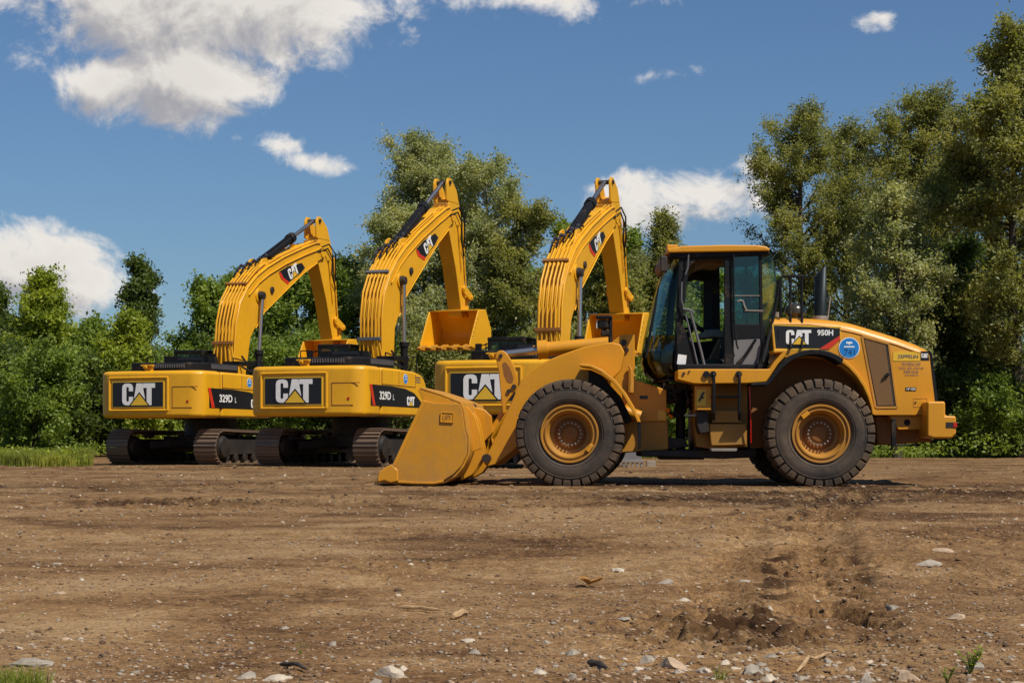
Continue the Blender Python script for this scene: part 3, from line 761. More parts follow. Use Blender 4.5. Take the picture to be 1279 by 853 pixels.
    for i, p in enumerate(shell_o):
        a = Vector(shell_o[max(0, i - 1)]); b = Vector(shell_o[min(len(shell_o) - 1, i + 1)]); t = (b - a).normalized()
        inner.append((p[0] + t.y * .045, p[1] - t.x * .045))
    mb = MB(); mb.prism(shell_o + inner[::-1], r0 - hw, r0 + hw)
    bk = mb.build('bucket', Yw, E, bevel=.012, xf=km_, ang=50)
    mb = MB()
    for s in (-1, 1):
        mb = MB()
        sidep = [(5.94, 4.36)] + shell_o[1:-1] + [(5.30, 3.31), (5.32, 3.42)]
        mb.prism(sidep, r0 + s * hw - .022, r0 + s * hw + .022)
        mb.build('bucket_side', Yw, bk, bevel=.01, xf=km_, ang=50)
    mb = MB()
    for s in (-1, 1):
        for t in np.linspace(.12, .8, 5): mb.tube([(r0 + s * (hw + .02), 5.40 + .52 * t, 3.50 + .78 * t), (r0 + s * (hw + .034), 5.40 + .52 * t, 3.50 + .78 * t)], .016, 6)
    mb.build('bolt', M['dark'], bk, xf=km_)
    for i in range(5):
        mb = MB(); x = r0 - hw + .1 + i * (2 * hw - .2) / 4
        mb.add([(x - .085, 5.40, 3.38), (x + .085, 5.40, 3.38), (x - .085, 5.42, 3.20), (x + .085, 5.42, 3.20), (x - .055, 4.92, 3.27), (x + .055, 4.92, 3.27), (x - .055, 4.94, 3.22), (x + .055, 4.94, 3.22)],
               [(0, 1, 3, 2), (4, 6, 7, 5), (0, 4, 5, 1), (2, 3, 7, 6), (0, 2, 6, 4), (1, 5, 7, 3)])
        mb.build('tooth', M['yellow_old'], bk, bevel=.008, xf=km_)
    mb = MB()
    for s in (-.17, .17): mb.prism(rounded([(6.02, 4.38), (6.1, 4.50), (6.6, 4.52), (6.72, 4.36), (6.60, 4.2), (6.1, 4.3)], .05), r0 + s - .025, r0 + s + .025)
    mb.build('hinge_ear', Yw, bk, bevel=.01, xf=km_)
    # ---------------- cylinders between the posed pieces
    bp1 = rot2((1.60, 4.88), P, boom_a)
    for s in (-.40, .40):
        a = Vector((r0 + s, 1.62, 1.75)); b = Vector((r0 + s, bp1[0], bp1[1])); m = a + (b - a) * .48
        mb = MB(); mb.tube([a, m], .095, 18); mb.tube([m - (b - a).normalized() * .12, m], .125, 18); mb.tube([a + (b - a) * .30, a + (b - a) * .33], .115, 14)
        cy = mb.build('lift_cylinder', M['black'], E, smooth=True)
        mb = MB(); mb.tube([m, b], .052, 16); mb.build('cylinder_rod', M['chrome'], cy, smooth=True)
        mb = MB(); mb.lathe([(0, 0), (0, .11), (.12, .11), (.12, 0)], (r0 + s - .06, bp1[0], bp1[1]), 16)
        mb.build('rod_eye', M['dark'], cy, bevel=.01)
    a = rot2((1.95, 5.92), P, boom_a); b0_ = (5.14, 7.93)
    v = sm_ @ Vector((0, b0_[0], b0_[1])); a = Vector((r0, a[0], a[1])); b = Vector((r0, v.y, v.z)); m = a + (b - a) * .60
    mb = MB(); mb.tube([a, m], .125, 20); mb.tube([m - (b - a).normalized() * .22, m], .155, 20)
    mb.tube([a + Vector((.08, 0, .17)), m + Vector((.08, -.05, .12))], .02, 6)
    cy = mb.build('stick_cylinder', M['black'], E, smooth=True)
    mb = MB(); mb.tube([m, b], .06, 16); mb.build('cylinder_rod', M['chrome'], cy, smooth=True)
    mb = MB()
    for s in (-.2, .2):
        mb.prism(rounded([(1.55, 5.5), (1.75, 5.98), (2.0, 6.08), (2.15, 5.95), (2.2, 5.7)], .05), r0 + s - .03, r0 + s + .03)
    mb.build('cylinder_bracket', Yw, boom, xf=bm_, bevel=.01)
    mb = MB()
    for s in (-.2, .2):
        mb.prism(rounded([(3.85, 6.70), (4.15, 7.02), (4.42, 7.05), (4.6, 7.0)], .04), r0 + s - .03, r0 + s + .03)
    mb.build('boom_lug', Yw, boom, xf=bm_, bevel=.01)
    # loose hoses at the boom foot
    mb = MB()
    for k in range(4):
        x = -.3 + k * .2
        mb.tube([(x + .05, .55, 2.5), (x - .02, .25, 2.75), (x, .2, 2.4), (x, .3, 2.0)], .025, 7)
    mb.tube([(.5, .8, 3.0), (.62, 1.0, 2.7), (.66, 1.3, 2.35), (.6, 1.4, 1.9)], .03, 7)
    mb.tube([(.55, .7, 2.7), (.75, .9, 2.55), (.7, 1.4, 2.2)], .03, 7)
    mb.build('hose', M['black'], E, smooth=True)
    return E

excavator(exc_frame(249, 49.2, R_(22)), R_(-7.9), R_(0), R_(0), 'excavator farthest from the wheel loader, its bucket half hidden behind its neighbour')
excavator(FR2, 0, 0, 0, 'middle excavator of the three, its open bucket in plain view against the poplar')
excavator(exc_frame(701, 42.6, R_(18.5)), R_(-4.8), R_(6), R_(-4), 'excavator directly behind the wheel loader, partly hidden by the loader arms')

# ------------------------------------------------------------------ wheel loader
YC = 27.37
F1 = Frame((2.2, YC), (-1, 0)); TH = R_(5); F2 = Frame((2.2, YC), (-math.cos(TH), math.sin(TH)))
X2 = F1.m.inverted() @ F2.m
def build_loader():
    E = empty('wheel_loader', F1.o, F1.rz)
    tag(E, 'big yellow articulated wheel loader on four tyres, bucket lowered to the dirt', 'wheel loader')
    Yw = M['yellow']
    def wheel(u, z, side, xf):
        ro = side * 1.37; sg = -side
        c = (ro, u, z)
        mb = MB()
        mb.lathe([(.045, .402), (.02, .395), (.02, .375), (.055, .365), (.06, .345), (.035, .338), (.035, .322), (.085, .305), (.11, .285), (.25, .27), (.27, .15), (.5, .15), (.55, .40)], c, 56, sg)
        w = mb.build('wheel', M['rim'], E, xf=xf, smooth=True, ang=28)
        if side < 0:
            mb = MB(); mb.lathe([(.262, .268), (.258, .255), (.255, .20), (.235, .19), (.23, .12), (.215, .10), (.21, .055), (.205, 0)], c, 40, sg)
            hb = mb.build('hub_plate', M['brown_in'], w, xf=xf, smooth=True, ang=28)
            mb = MB()
            for k in range(18):
                a = k * 2 * math.pi / 18
                mb = MB(); mb.lathe([(-.03, 0), (-.03, .014), (.035, .014), (.035, 0)], (ro + sg * .205, u + .152 * math.cos(a), z + .152 * math.sin(a)), 6); mb.build('wheel_bolt', M['boltgrey'], w, xf=xf)
            mb = MB(); a = R_(-52); q = Matrix.Rotation(a, 3, 'X')
            mb.box(Vector(c) + Vector((sg * .035, 0, 0)) + Matrix.Rotation(R_(215 if u > 0 else 50), 3, 'X') @ Vector((0, .335, 0)), (.05, .06, .11), Matrix.Rotation(R_(215 if u > 0 else 50), 3, 'X'))
            mb.build('rim_lock', Yw, w, xf=xf, bevel=.006)
        prof = [(.06, .395), (.03, .43), (.012, .455), (.018, .463), (.006, .475), (.0, .52), (.0, .565), (.010, .60), (.004, .607), (.012, .62), (.03, .66), (.055, .700), (.10, .715), (.30, .718), (.50, .715), (.545, .70), (.575, .64), (.60, .56), (.59, .47), (.54, .395)]
        mb = MB(); mb.lathe(prof, c, 64, sg, closed=True)
        ty = mb.build('tyre', M['rubber'], w, xf=xf, smooth=True, ang=30)
        mb = MB(); N = 33; rnd = random.Random(int(u * 100))
        for row in (0, 1):
            for k in range(N):
                a0 = (k + .5 * row) * 2 * math.pi / N + rnd.uniform(-.006, .006)
                sts = [(-.002, .625, .672, .0), (.012, .64, .725, .0), (.055, .68, .744, .0), (.16, .695, .752, .02), (.285, .70, .752, .05)]
                if row: sts = [(.60 - x, a, b, s) for x, a, b, s in sts]
                vs = []
                for (x, ri, ra, sk) in sts:
                    for da in (-.076, .076):
                        a = a0 + da * (1 - .15 * (sk > .03)) + sk
                        for r in (ri, ra): vs.append((ro + sg * x, u + r * math.cos(a), z + r * math.sin(a)))
                n = len(sts); fs = [(0, 1, 3, 2), ((n - 1) * 4, (n - 1) * 4 + 2, (n - 1) * 4 + 3, (n - 1) * 4 + 1)]
                for i in range(n - 1):
                    b = i * 4; d = b + 4
                    for (p, q_) in ((0, 1), (1, 3), (3, 2), (2, 0)): fs.append((b + p, b + q_, d + q_, d + p))
                mb.add(vs, fs)
        tr = mb.build('tread', M['tread'], ty, xf=xf, bevel=.009, seg=1)
    ur, zr = F1.uz((1026, 543.4), -1.37); uf, zf = F2.uz((711, 540.6), -1.37); zr = zf = .71
    for sd_ in (-1, 1):
        wheel(ur, zr, sd_, None); wheel(uf, zf, sd_, X2)
    # ---- axles and belly
    mb = MB(); mb.tube([(-1.1, ur, zr), (-.5, ur, zr), (-.4, ur, zr), (.4, ur, zr), (.5, ur, zr), (1.1, ur, zr)], [.17, .17, .26, .26, .17, .17], 18)
    mb.build('rear_axle', M['brown_in'], E, smooth=True)
    mb = MB(); mb.tube([(-1.1, uf, zf), (-.5, uf, zf), (-.4, uf, zf), (.4, uf, zf), (.5, uf, zf), (1.1, uf, zf)], [.17, .17, .26, .26, .17, .17], 18)
    mb.build('front_axle', M['brown_in'], E, smooth=True, xf=X2)
    # ---- hood (loft)
    rn = -.87
    st = [(963, 397, 967, 441), (985, 396.5, 985, 447), (1000, 397, 1000, 447), (1015, 397.5, 1013, 446.5), (1035, 399, 1034, 449), (1052, 401, 1052, 459), (1066, 404, 1066, 470), (1080, 408, 1078, 484), (1091, 411.5, 1088, 500), (1094, 412.3, 1092, 518), (1120, 420.5, 1120, 518), (1146, 430.0, 1150, 518), (1160, 437, 1169.5, 518)]
    rows = []
    for (xt, yt, xb, yb) in st:
        ut, zt = F1.uz((xt, yt), rn); ub, zb = F1.uz((xb, yb), rn)
        def at(z):
            t = (z - zb) / (zt - zb); return ub + (ut - ub) * t
        row = [(rn, ub, zb), (rn, at(zt - .42) if zt - .42 > zb + .05 else at(zb + .05), max(zt - .42, zb + .05)), (rn, at(zt - .13), zt - .13), (rn + .012, at(zt - .085), zt - .085), (rn + .05, at(zt - .035), zt - .035), (rn + .12, ut, zt - .004), (rn + .22, ut, zt + .006)]
        row += [(0, ut, zt + .02)] + [(-p[0], p[1], p[2]) for p in row[::-1]]
        rows.append(row)
    mb = MB(); mb.sheet(rows)
    k = len(rows[0]); n = len(rows)
    mb.f.append(tuple(range(k))[::-1]); mb.f.append(tuple((n - 1) * k + j for j in range(k))); mb.m += [0, 0]
    for i in range(n - 1): mb.f.append((i * k, (i + 1) * k, (i + 1) * k + k - 1, i * k + k - 1)); mb.m.append(0)
    hood = mb.build('hood', Yw, E, smooth=True, ang=32)
    P = lambda ps, r=rn: F1.uzs(ps, r)
    # step line pressed along the hood shoulder
    mb = MB()
    mb.tube([(rn - .001, *F1.uz(p, rn)) for p in ((1049, 412), (1066, 415.5), (1090, 422), (1120, 431), (1150, 441.5), (1159, 445.5))], .009, 6)
    mb.tube([(rn - .001, *F1.uz(p, rn)) for p in ((1049, 412.5), (1049, 456))], .007, 6)
    mb.tube([(rn - .001, *F1.uz(p, rn)) for p in ((966, 405), (1010, 405.5), (1049, 411))], .007, 6)
    mb.build('hood_seam', M['yellow_old'], hood, smooth=True)
    def plate(name, pts, r0, r1, mat, par, bev=0, xf=None, fr=F1, **kw):
        mb = MB(); mb.prism(fr.uzs(pts, r0), r0, r1); return mb.build(name, mat, par, bevel=bev, xf=xf, **kw)
    plate('decal_border', [(964.5, 404.5), (1050.5, 408), (1050.5, 423), (1036, 437.0), (968, 437.5)], rn - .004, rn + .01, M['yellow_pale'], hood)
    plate('black_decal', [(966.5, 406.5), (1049.2, 409.7), (1049.2, 420), (1034, 435), (969, 435)], rn - .007, rn + .01, M['decal'], hood)
    plate('red_stripe', [(1049.2, 419), (1049.2, 424.2), (1036, 436), (1023, 436)], rn - .010, rn + .01, M['red'], hood)
    kk = 26.5 / FPX
    def lg(px, py, h, width=None, r=rn, wk=1.0):
        p = F1.pt((px, py), r); logo((r - .011, p.y, p.z), (0, -1, 0), (0, 0, 1), (-1, 0, 0), h * kk, hood, wk=wk)
    lg(981.5, 430.2, 18, wk=1.16)
    def tx(t, px, py, h, w, mat, name='lettering', bold=.02, off=.011):
        p = F1.pt((px, py), rn); letters(t, (rn - off, p.y, p.z), (0, -1, 0), (0, 0, 1), (-1, 0, 0), h * kk, mat, hood, name=name, bold=bold, width=w * kk)
    tx('950H', 1020.5, 418.8, 6.6, 20, M['whitetxt'], 'model_lettering', .035)
    plate('slot', [(970.6, 413), (973, 413), (973, 424), (970.6, 424)], rn - .011, rn, M['black'], hood)
    # round number sticker
    p = F1.pt((1060.5, 434.6), rn)
    for nm, rad, off, mt in (('round_sticker', 13.2, .006, M['whitetxt']), ('sticker_face', 12.2, .010, M['blue'])):
        decal(nm, [poly([(x * kk, y * kk) for x, y in disc(rad, 36)])], (rn - off, p.y, p.z), (0, -1, 0), (0, 0, 1), (-1, 0, 0), .003, mt, hood)
    decal('sticker_mark', [poly([(x * kk, y * kk) for x, y in q]) for q in ([(-4, 7.6), (4, 7.6), (3.2, 4.6), (1.6, 6.0), (0, 3.4), (-1.6, 6.0), (-3.2, 4.6)], [(-6.5, 2.2), (6.5, 2.2), (6.5, .6), (-6.5, .6)])], (rn - .014, p.y, p.z), (0, -1, 0), (0, 0, 1), (-1, 0, 0), .002, M['whitetxt'], hood)
    tx('741', 1054.2, 443.4, 7.4, 13.4, M['navy'], 'number_lettering', .0, .014)
    # vent panel
    vp = [(1076.5, 420.3), (1110, 429.6), (1120.5, 509), (1093.5, 509)]
    mb = MB(); q = P(vp)
    for i in range(4): mb.bar((rn - .004, *q[i]), (rn - .004, *q[(i + 1) % 4]), .012, .03)
    mb.build('vent_frame', M['yellow_old'], hood, bevel=.004)
    vin = [(1079.5, 423.8), (1105.8, 431.3), (1115.8, 506), (1096, 506.3)]
    mb = MB(); mb.prism(P([(1077.5, 421.8), (1109, 430.6), (1119.3, 508), (1094.2, 508)]), rn - .003, rn + .005); mb.build('vent_recess', M['dark'], hood)
    mb = MB(); mb.prism(P(vin), rn - .008, rn + .01); vm = mb.build('vent_mesh', M['mesh'], hood)
    mb = MB(); a = F1.pt((1108, 468), rn); mb.tube([(rn - .0, a.y, a.z), (rn - .04, a.y, a.z)], .025, 10); mb.tube([(rn - .035, a.y, a.z), (rn - .035, a.y + .05, a.z - .03)], .018, 8)
    mb.build('vent_handle', M['black'], hood, smooth=True)
    # dealer signs
    plate('dealer_sign', [(1115.6, 439.2), (1149.5, 439.2), (1149.5, 450.8), (1115.6, 450.8)], rn - .006, rn, M['yellow_pale'], hood)
    tx('ZEPPELIN', 1121, 447.2, 4.2, 25.5, M['navy'], bold=.0, off=.009)
    plate('logo_plate', [(1149.7, 438.7), (1159.2, 438.7), (1160.8, 449.8), (1149.7, 449.8)], rn - .006, rn, M['decal'], hood)
    p = F1.pt((1150.6, 446.8), rn); k_ = 5.2 * kk / 2
    decal('logo_letters', [poly([(a * k_ * 1.05, b * k_) for a, b in Q]) for Q in (C_, A_, T_)], (rn - .009, p.y, p.z), (0, -1, 0), (0, 0, 1), (-1, 0, 0), .003, M['whitetxt'], hood)
    tx('ТЕХНІКА CAT', 1126, 456.6, 3.6, 24, M['navy'], bold=.0, off=.005)
    tx('Продаж, сервіс, запчастини', 1122.5, 460.6, 2.5, 31, M['navy'], bold=.0, off=.005)
    tx('8 800 50 06', 1129, 465.6, 3.2, 18, M['navy'], bold=.0, off=.005)
    tx('www.zeppelin.ua', 1130, 469.0, 2.2, 17, M['navy'], bold=.0, off=.005)
    plate('small_plate', [(1131, 483.6), (1144.3, 483.6), (1144.3, 488), (1131, 488)], rn - .006, rn, M['decal'], hood)
    tx('HP 4200', 1132.2, 487.2, 2.8, 11, M['whitetxt'], bold=.01, off=.009)
    mb = MB(); q = P([(1141, 497.5), (1158, 497.5), (1158, 508), (1141, 508)])
    for i in range(4): mb.bar((rn - .001, *q[i]), (rn - .001, *q[(i + 1) % 4]), .006, .008)
    mb.build('flap_seam', M['yellow_old'], hood)
    mb = MB()
    for (x, y) in ((1143.5, 502.5),): a = F1.pt((x, y), rn); mb.tube([(rn, a.y, a.z), (rn - .012, a.y, a.z)], .012, 8)
    mb.build('latch', M['dark'], hood)
    # ---- exhaust, pre-cleaner, rails on the hood
    mb = MB(); re_ = -.25
    a = F1.uz((1017, 397), re_); b = F1.uz((1032.2, 397), re_); t0 = F1.uz((1017.2, 347), re_); t1 = F1.uz((1032.5, 331), re_)
    cu = (a[0] + b[0]) / 2; rad = abs(a[0] - b[0]) / 2; kN = 20; lo_ = []; hi_ = []
    for i in range(kN):
        an = 2 * math.pi * i / kN; x = re_ + rad * math.sin(an); y = cu + rad * math.cos(an); t = (math.cos(an) + 1) / 2
        lo_.append((x, y, a[1] - .1)); hi_.append((x, y, t1[1] * (1 - t) + t0[1] * t))
    vs = lo_ + hi_; mb.add(vs, [(i, (i + 1) % kN, kN + (i + 1) % kN, kN + i) for i in range(kN)] + [tuple(range(kN))])
    ex_ = mb.build('exhaust_stack', M['exhaust'], E, smooth=True, ang=50)
    md = ex_.modifiers.new('solid', 'SOLIDIFY'); md.thickness = .012
    mb = MB(); a = F1.pt((1024, 398), re_); mb.tube([(re_, a.y, a.z - .02), (re_, a.y, a.z + .035)], .12, 16)
    mb.build('exhaust_collar', M['boltgrey'], ex_, smooth=True)
    mb = MB(); a = F1.pt((993, 397), 0); R0 = .15
    mb.tube([(0, a.y, a.z - .05), (0, a.y, a.z + .02), (0, a.y, a.z + .06), (0, a.y, a.z + .10), (0, a.y, a.z + .15), (0, a.y, a.z + .19), (0, a.y, a.z + .205)], [.08, .09, R0, R0, R0 * .93, R0 * .6, .02], 24)
    mb.build('air_precleaner', M['pre'], E, smooth=True, ang=50)
    mb = MB(); rr = -.80
    pr = lambda q, r=rr: F1.pt(q, r)
    mb.tube([pr((974.8, 396)), pr((974.8, 360)), pr((974.8, 348)), pr((977.5, 345.2)), pr((1003, 345.2)), pr((1006, 345.8), -.80)], .020, 8)
    mb.tube([pr((987.2, 345)), pr((987.2, 390)), pr((987.2, 436), rn - .03)], .020, 8)
    mb.tube([pr((1006, 345)), pr((1003, 346.5)), pr((1001.5, 350)), pr((1001.5, 390)), pr((1001.5, 435), rn - .03)], .020, 8)
    mb.tube([pr((973.5, 350)), pr((970, 375)), pr((966, 397)), pr((959, 425), -.95), pr((952.5, 453), -1.15)], .022, 8)
    mb.build('handrail', M['black'], E, smooth=True)
    mb = MB(); mb.tube([pr((970, 396), -.3), pr((970, 390), -.3)], .04, 10); mb.tube([pr((1034, 397), -.3), pr((1037, 370), -.3)], .012, 6)
    mb.build('filler_cap', M['boltgrey'], E, smooth=True)
    # ---- fender over the rear wheel
    arc_o = [(937.5, 478.5), (957, 477.2), (966, 466), (972, 457.5), (980, 449.3), (990, 443), (1001, 438.6), (1012, 436.4), (1024, 436.4), (1036, 439), (1046, 443.2), (1054, 448.2)]
    arc_i = [(1051, 455), (1043, 449.5), (1034, 445.5), (1023, 443), (1012, 443), (1002, 445), (992, 449), (983, 455), (975, 463), (969, 471), (960, 481.5), (937.5, 482)]
    mb = MB(); mb.prism(F1.uzs(arc_o + arc_i, -1.34), -1.34, -.87); mb.build('rear_fender', M['black'], E, bevel=.012)
    arc2_o = [(1053, 447.5), (1063, 456), (1073, 467), (1082, 481), (1088, 495), (1092, 509), (1093, 518)]
    arc2_i = [(1089.5, 518), (1088, 509), (1084, 496), (1078, 483), (1069.5, 470), (1060, 459.5), (1050, 452)]
    mb = MB(); mb.prism(F1.uzs(arc2_o + arc2_i, -.99), -.99, .87); mb.build('arch_lip', Yw, E, bevel=.012)
    # dark wheel well
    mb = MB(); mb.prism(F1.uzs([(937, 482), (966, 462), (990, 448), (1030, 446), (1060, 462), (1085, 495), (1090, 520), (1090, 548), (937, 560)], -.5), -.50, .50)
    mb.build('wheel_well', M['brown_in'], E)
    # side step panel: from platform up to the hood
    plate('cab_platform', [(846.3, 462), (861, 460.8), (934, 460.8), (937.5, 461), (961, 460.8), (967.5, 451), (977, 440.5), (966, 441), (966, 437), (984, 437), (981, 445), (972, 455), (962, 470), (957, 477), (934, 478.6), (874, 479.3), (866, 479), (846.3, 474)], -1.28, -.80, Yw, E, .014)
    plate('cab_floor', [(850, 461.5), (935, 461.5), (935, 472), (850, 472)], -.95, .80, M['dark'], E, .01)
    mb = MB()
    for (x, y, rr2) in ((851, 466.5, .02), (868.5, 466.5, .0), (858, 463.8, .012)): 
        a = F1.pt((x + 3, y), -1.28)
        if rr2: mb.tube([(-1.285, a.y, a.z), (-1.30, a.y, a.z)], rr2, 8)
    mb.build('bolt', M['dark'], E)
    # ---- steps, tanks
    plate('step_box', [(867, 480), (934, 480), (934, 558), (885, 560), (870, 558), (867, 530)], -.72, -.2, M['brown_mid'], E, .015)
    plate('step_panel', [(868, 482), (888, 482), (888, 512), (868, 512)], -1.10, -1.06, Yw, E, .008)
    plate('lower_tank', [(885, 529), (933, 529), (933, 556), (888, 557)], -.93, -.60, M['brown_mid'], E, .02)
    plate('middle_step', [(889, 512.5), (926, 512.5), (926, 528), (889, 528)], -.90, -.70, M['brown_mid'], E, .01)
    plate('upper_step', [(889, 494), (926, 494), (926, 496.5), (889, 496.5)], -1.16, -.80, M['dark'], E, .005)
    plate('bottom_step', [(888, 560), (921, 560), (920, 563.5), (889, 563.5)], -1.25, -.95, M['boltgrey'], E, .005)
    mb = MB()
    for x in (891.5, 923.5): mb.tube([F1.pt((x, 466.5), -1.31), F1.pt((x, 468), -1.34), F1.pt((x, 490), -1.34), F1.pt((x, 515), -1.34), F1.pt((x, 524), -1.20)], .022, 8)
    mb.build('step_handrail', M['black'], E, smooth=True)
    for x in (882, 890.5, 922.5):
        mb = MB(); a = F1.pt((x, 467.5), -1.285); mb.tube([a, a - Vector((.03, 0, 0))], .045, 12); mb.build('rail_mount', M['black'], E, smooth=True)
    plate('warning_sticker', [(870, 486), (882, 486), (882, 507), (870, 507)], -1.104, -1.10, M['yellow_pale'], E)
    plate('warning_mark', [(872, 500), (874, 497), (876, 492), (879, 488.5), (880.5, 490), (878, 494), (879.5, 497.5), (876.5, 498), (873.5, 502)], -1.108, -1.10, M['decal'], E)
    plate('dark_cluster', [(871, 512), (884, 514), (886, 540), (874, 542), (870, 530)], -1.0, -.7, M['dark'], E, .02)
    mb = MB()
    mb.tube([F1.pt((936, 482), -1.05), F1.pt((937.5, 515), -1.05), F1.pt((937.8, 553), -1.0)], .012, 6)
    mb.build('grease_line', M['redlens'], E, smooth=True)
    mb = MB()
    for i, (p0, p1, p2) in enumerate((((836, 488), (848, 500), (866, 496)), ((834, 497), (850, 506), (868, 504)), ((835, 505), (846, 496), (866, 512)), ((836, 515), (852, 520), (872, 517)), ((842, 482), (846, 500), (842, 520)), ((856, 480), (860, 502), (852, 522)), ((835, 492), (850, 488), (868, 489)))):
        mb.tube([F1.pt(p0, -.35 - .06 * i), F1.pt(p1, -.45 - .05 * i), F1.pt(p2, -.4)], .024, 7)
    mb.build('hydraulic_hose', M['black'], E, smooth=True)
    plate('catch_bar', [(855, 517.5), (876, 516.5), (876, 520), (855, 520)], -.9, -.8, M['boltgrey'], E, .005)
    # articulation + belly
    mb = MB(); mb.prism(F1.uzs([(800, 563), (945, 560), (945, 571), (905, 573), (800, 570)], -.5), -.50, .5); mb.build('belly_plate', M['dark'], E, bevel=.02)
    mb = MB(); mb.prism(F1.uzs([(866, 480), (945, 480), (945, 570), (866, 570)], -.4), -.42, .42); mb.build('rear_frame', M['dark'], E, bevel=.02)
    mb = MB(); a = F1.pt((850, 520), 0); mb.tube([(0, a.y, .42), (0, a.y, .50)], .26, 18); mb.tube([(0, a.y, 1.15), (0, a.y, 1.3)], .24, 18); mb.tube([(0, a.y, .4), (0, a.y, 1.3)], .07, 12)
    mb.box((0, a.y, 1.37), (.7, .55, .12)); mb.box((0, a.y, .40), (.7, .6, .10))
    mb.build('articulation_hinge', M['dark'], E, smooth=True)
    # ---- rear frame below the hood, counterweight
    plate('rear_support', [(1110, 518.5), (1160, 518.5), (1160, 536), (1122, 537)], -.78, .78, Yw, E, .015)
    a = F1.pt((1133, 527.5), -.78); mb = MB(); mb.tube([(-.786, a.y, a.z), (-.78, a.y, a.z)], .045, 16); mb.build('tie_down_hole', M['black'], E)
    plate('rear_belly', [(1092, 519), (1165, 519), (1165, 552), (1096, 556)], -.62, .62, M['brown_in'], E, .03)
    mb = MB(); mb.box((F1.pt((1116, 540), -1.0)), (.06, .065, .38)); mb.tube([F1.pt((1116, 556), -1.0), F1.pt((1150, 555.5), -1.0)], .014, 6); mb.tube([F1.pt((1116, 553), -1.0), F1.pt((1113.5, 562), -1.0)], .02, 6)
    mb.build('mud_flap_post', M['black'], E, bevel=.006)
    cw_pl = [(1158.2, 501.2), (1181, 501.2), (1181, 519), (1194.6, 519.4), (1194.6, 542), (1189, 547.6), (1166, 547.6), (1158.2, 545)]
    q = F1.uzs(cw_pl, -1.22); mb = MB(); mb.prism(q, -1.22, 1.22)
    cw = mb.build('counterweight', Yw, E, bevel=.03, seg=3)
    mb = MB(); mb.prism(F1.uzs([(1181.5, 527.3), (1194.9, 527.3), (1194.9, 534.2), (1181.5, 534.2)], -1.222), -1.226, -1.21); mb.build('lamp_recess', M['dark'], cw)
    mb = MB(); mb.prism(F1.uzs([(1190.5, 527.8), (1195.4, 527.8), (1195.4, 533.8), (1190.5, 533.8)], -1.228), -1.232, -1.10); mb.build('tail_lamp', M['redlens'], cw, bevel=.006)
    plate('rear_grille', [(1160.5, 437.5), (1164, 440), (1172, 501), (1166, 501)], -.80, .80, M['black'], E, .01)
    # ---- cab
    rc = -.80; C = lambda ps, r=rc: F1.uzs(ps, r)
    def cplate(name, ps, r0, r1, mat, par, bev=.01): return plate(name, ps, r0, r1, mat, par, bev)
    roof = [(833.5, 311.5), (838, 309.5), (846, 309), (851, 307.2), (905, 305.8), (945, 306.2), (956, 307.3), (961, 310), (962, 313.6), (905, 314.6), (850, 315.5), (834, 316)]
    cab = plate('cab', [(846, 455), (957, 455), (957, 462), (846, 462)], rc - .12, .80, M['black'], E, .01)
    cplate('cab_roof', roof, -.90, .90, Yw, cab, .035)
    cplate('roof_lining', [(836, 315.8), (962, 314.5), (963, 318.5), (905, 321), (850, 323), (838, 321)], -.86, .86, M['black'], cab, .02)
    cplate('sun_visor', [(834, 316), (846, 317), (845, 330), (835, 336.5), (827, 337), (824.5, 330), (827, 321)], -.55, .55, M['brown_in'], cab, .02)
    for side, nm in ((-1, 'near'), (1, 'far')):
        r = side * .80; t = .05
        def pl(name, ps, mat=M['black'], th=.06, bev=.008):
            # outlines measured on the near side, same real shape on the far side
            mb = MB(); q = F1.uzs(ps, -.80); mb.prism(q, r - th / 2, r + th / 2); return mb.build(name, mat, cab, bevel=bev)
        pl('front_pillar', [(848.5, 316), (860.5, 316), (861, 330), (854.5, 375), (852, 420), (849, 462), (842, 462), (843, 420), (845.5, 370)])
        pl('middle_pillar', [(904.5, 316), (914, 316), (915.5, 462), (904.5, 462)])
        pl('rear_pillar', [(947.5, 316), (951.5, 316), (952.5, 405), (956, 420), (958, 455), (951, 455), (950, 425), (948.5, 405)])
        pl('window_rail', [(914, 405), (953, 405), (955, 410), (955, 422), (914, 424)], th=.05)
        pl('window_glass', [(914, 318), (949, 318), (950, 406), (914, 406)], M['glass_teal'] if side < 0 else M['glass'], .006, 0)
        pl('rear_side_panel', [(916, 424), (950, 421), (952, 455), (916, 457)], M['greyl'] if side < 0 else M['grey'], .03)
        if side < 0:
            pl('rear_corner_panel', [(950, 421), (958, 418), (962, 440), (958, 460), (950, 460)], M['black'], .03)
        if side > 0:
            pl('far_door_panel', [(852, 422), (905, 418), (905, 462), (849, 462)])
            pl('door_rail', [(862, 400), (905, 400), (905, 404), (860, 404)], th=.03)
            pl('door_top', [(860, 316), (905, 316), (905, 340), (880, 338), (868, 342), (862, 352), (858, 352)], M['black'])
            pl('pillar_liner', [(893, 338), (905, 338), (905, 404), (893, 404)], M['seat'])
            pl('window_glass', [(862, 340), (893, 338), (893, 402), (858, 402)], M['glass'], .006, 0)
        else:
            pl('door_sill', [(849, 455), (905, 455), (905, 461), (849, 461)], M['boltgrey'], .05)
            pl('door_top', [(860, 316), (905, 316), (905, 324), (872, 325), (864, 330), (860, 336)], M['black'])
    cplate('headliner', [(866, 322), (903, 321), (903, 330), (885, 329), (872, 333), (866, 340)], -.5, .5, M['liner'], cab, .02)
    # panoramic windscreen: bent sheet from the near pillar round the nose to the far one
    def screen(top, bot, r0, nose):
        rows = []
        for (pt_, pb) in ((top, bot),):
            pass
        ut, zt = F1.uz(top, -.8); ub, zb = F1.uz(bot, -.8)
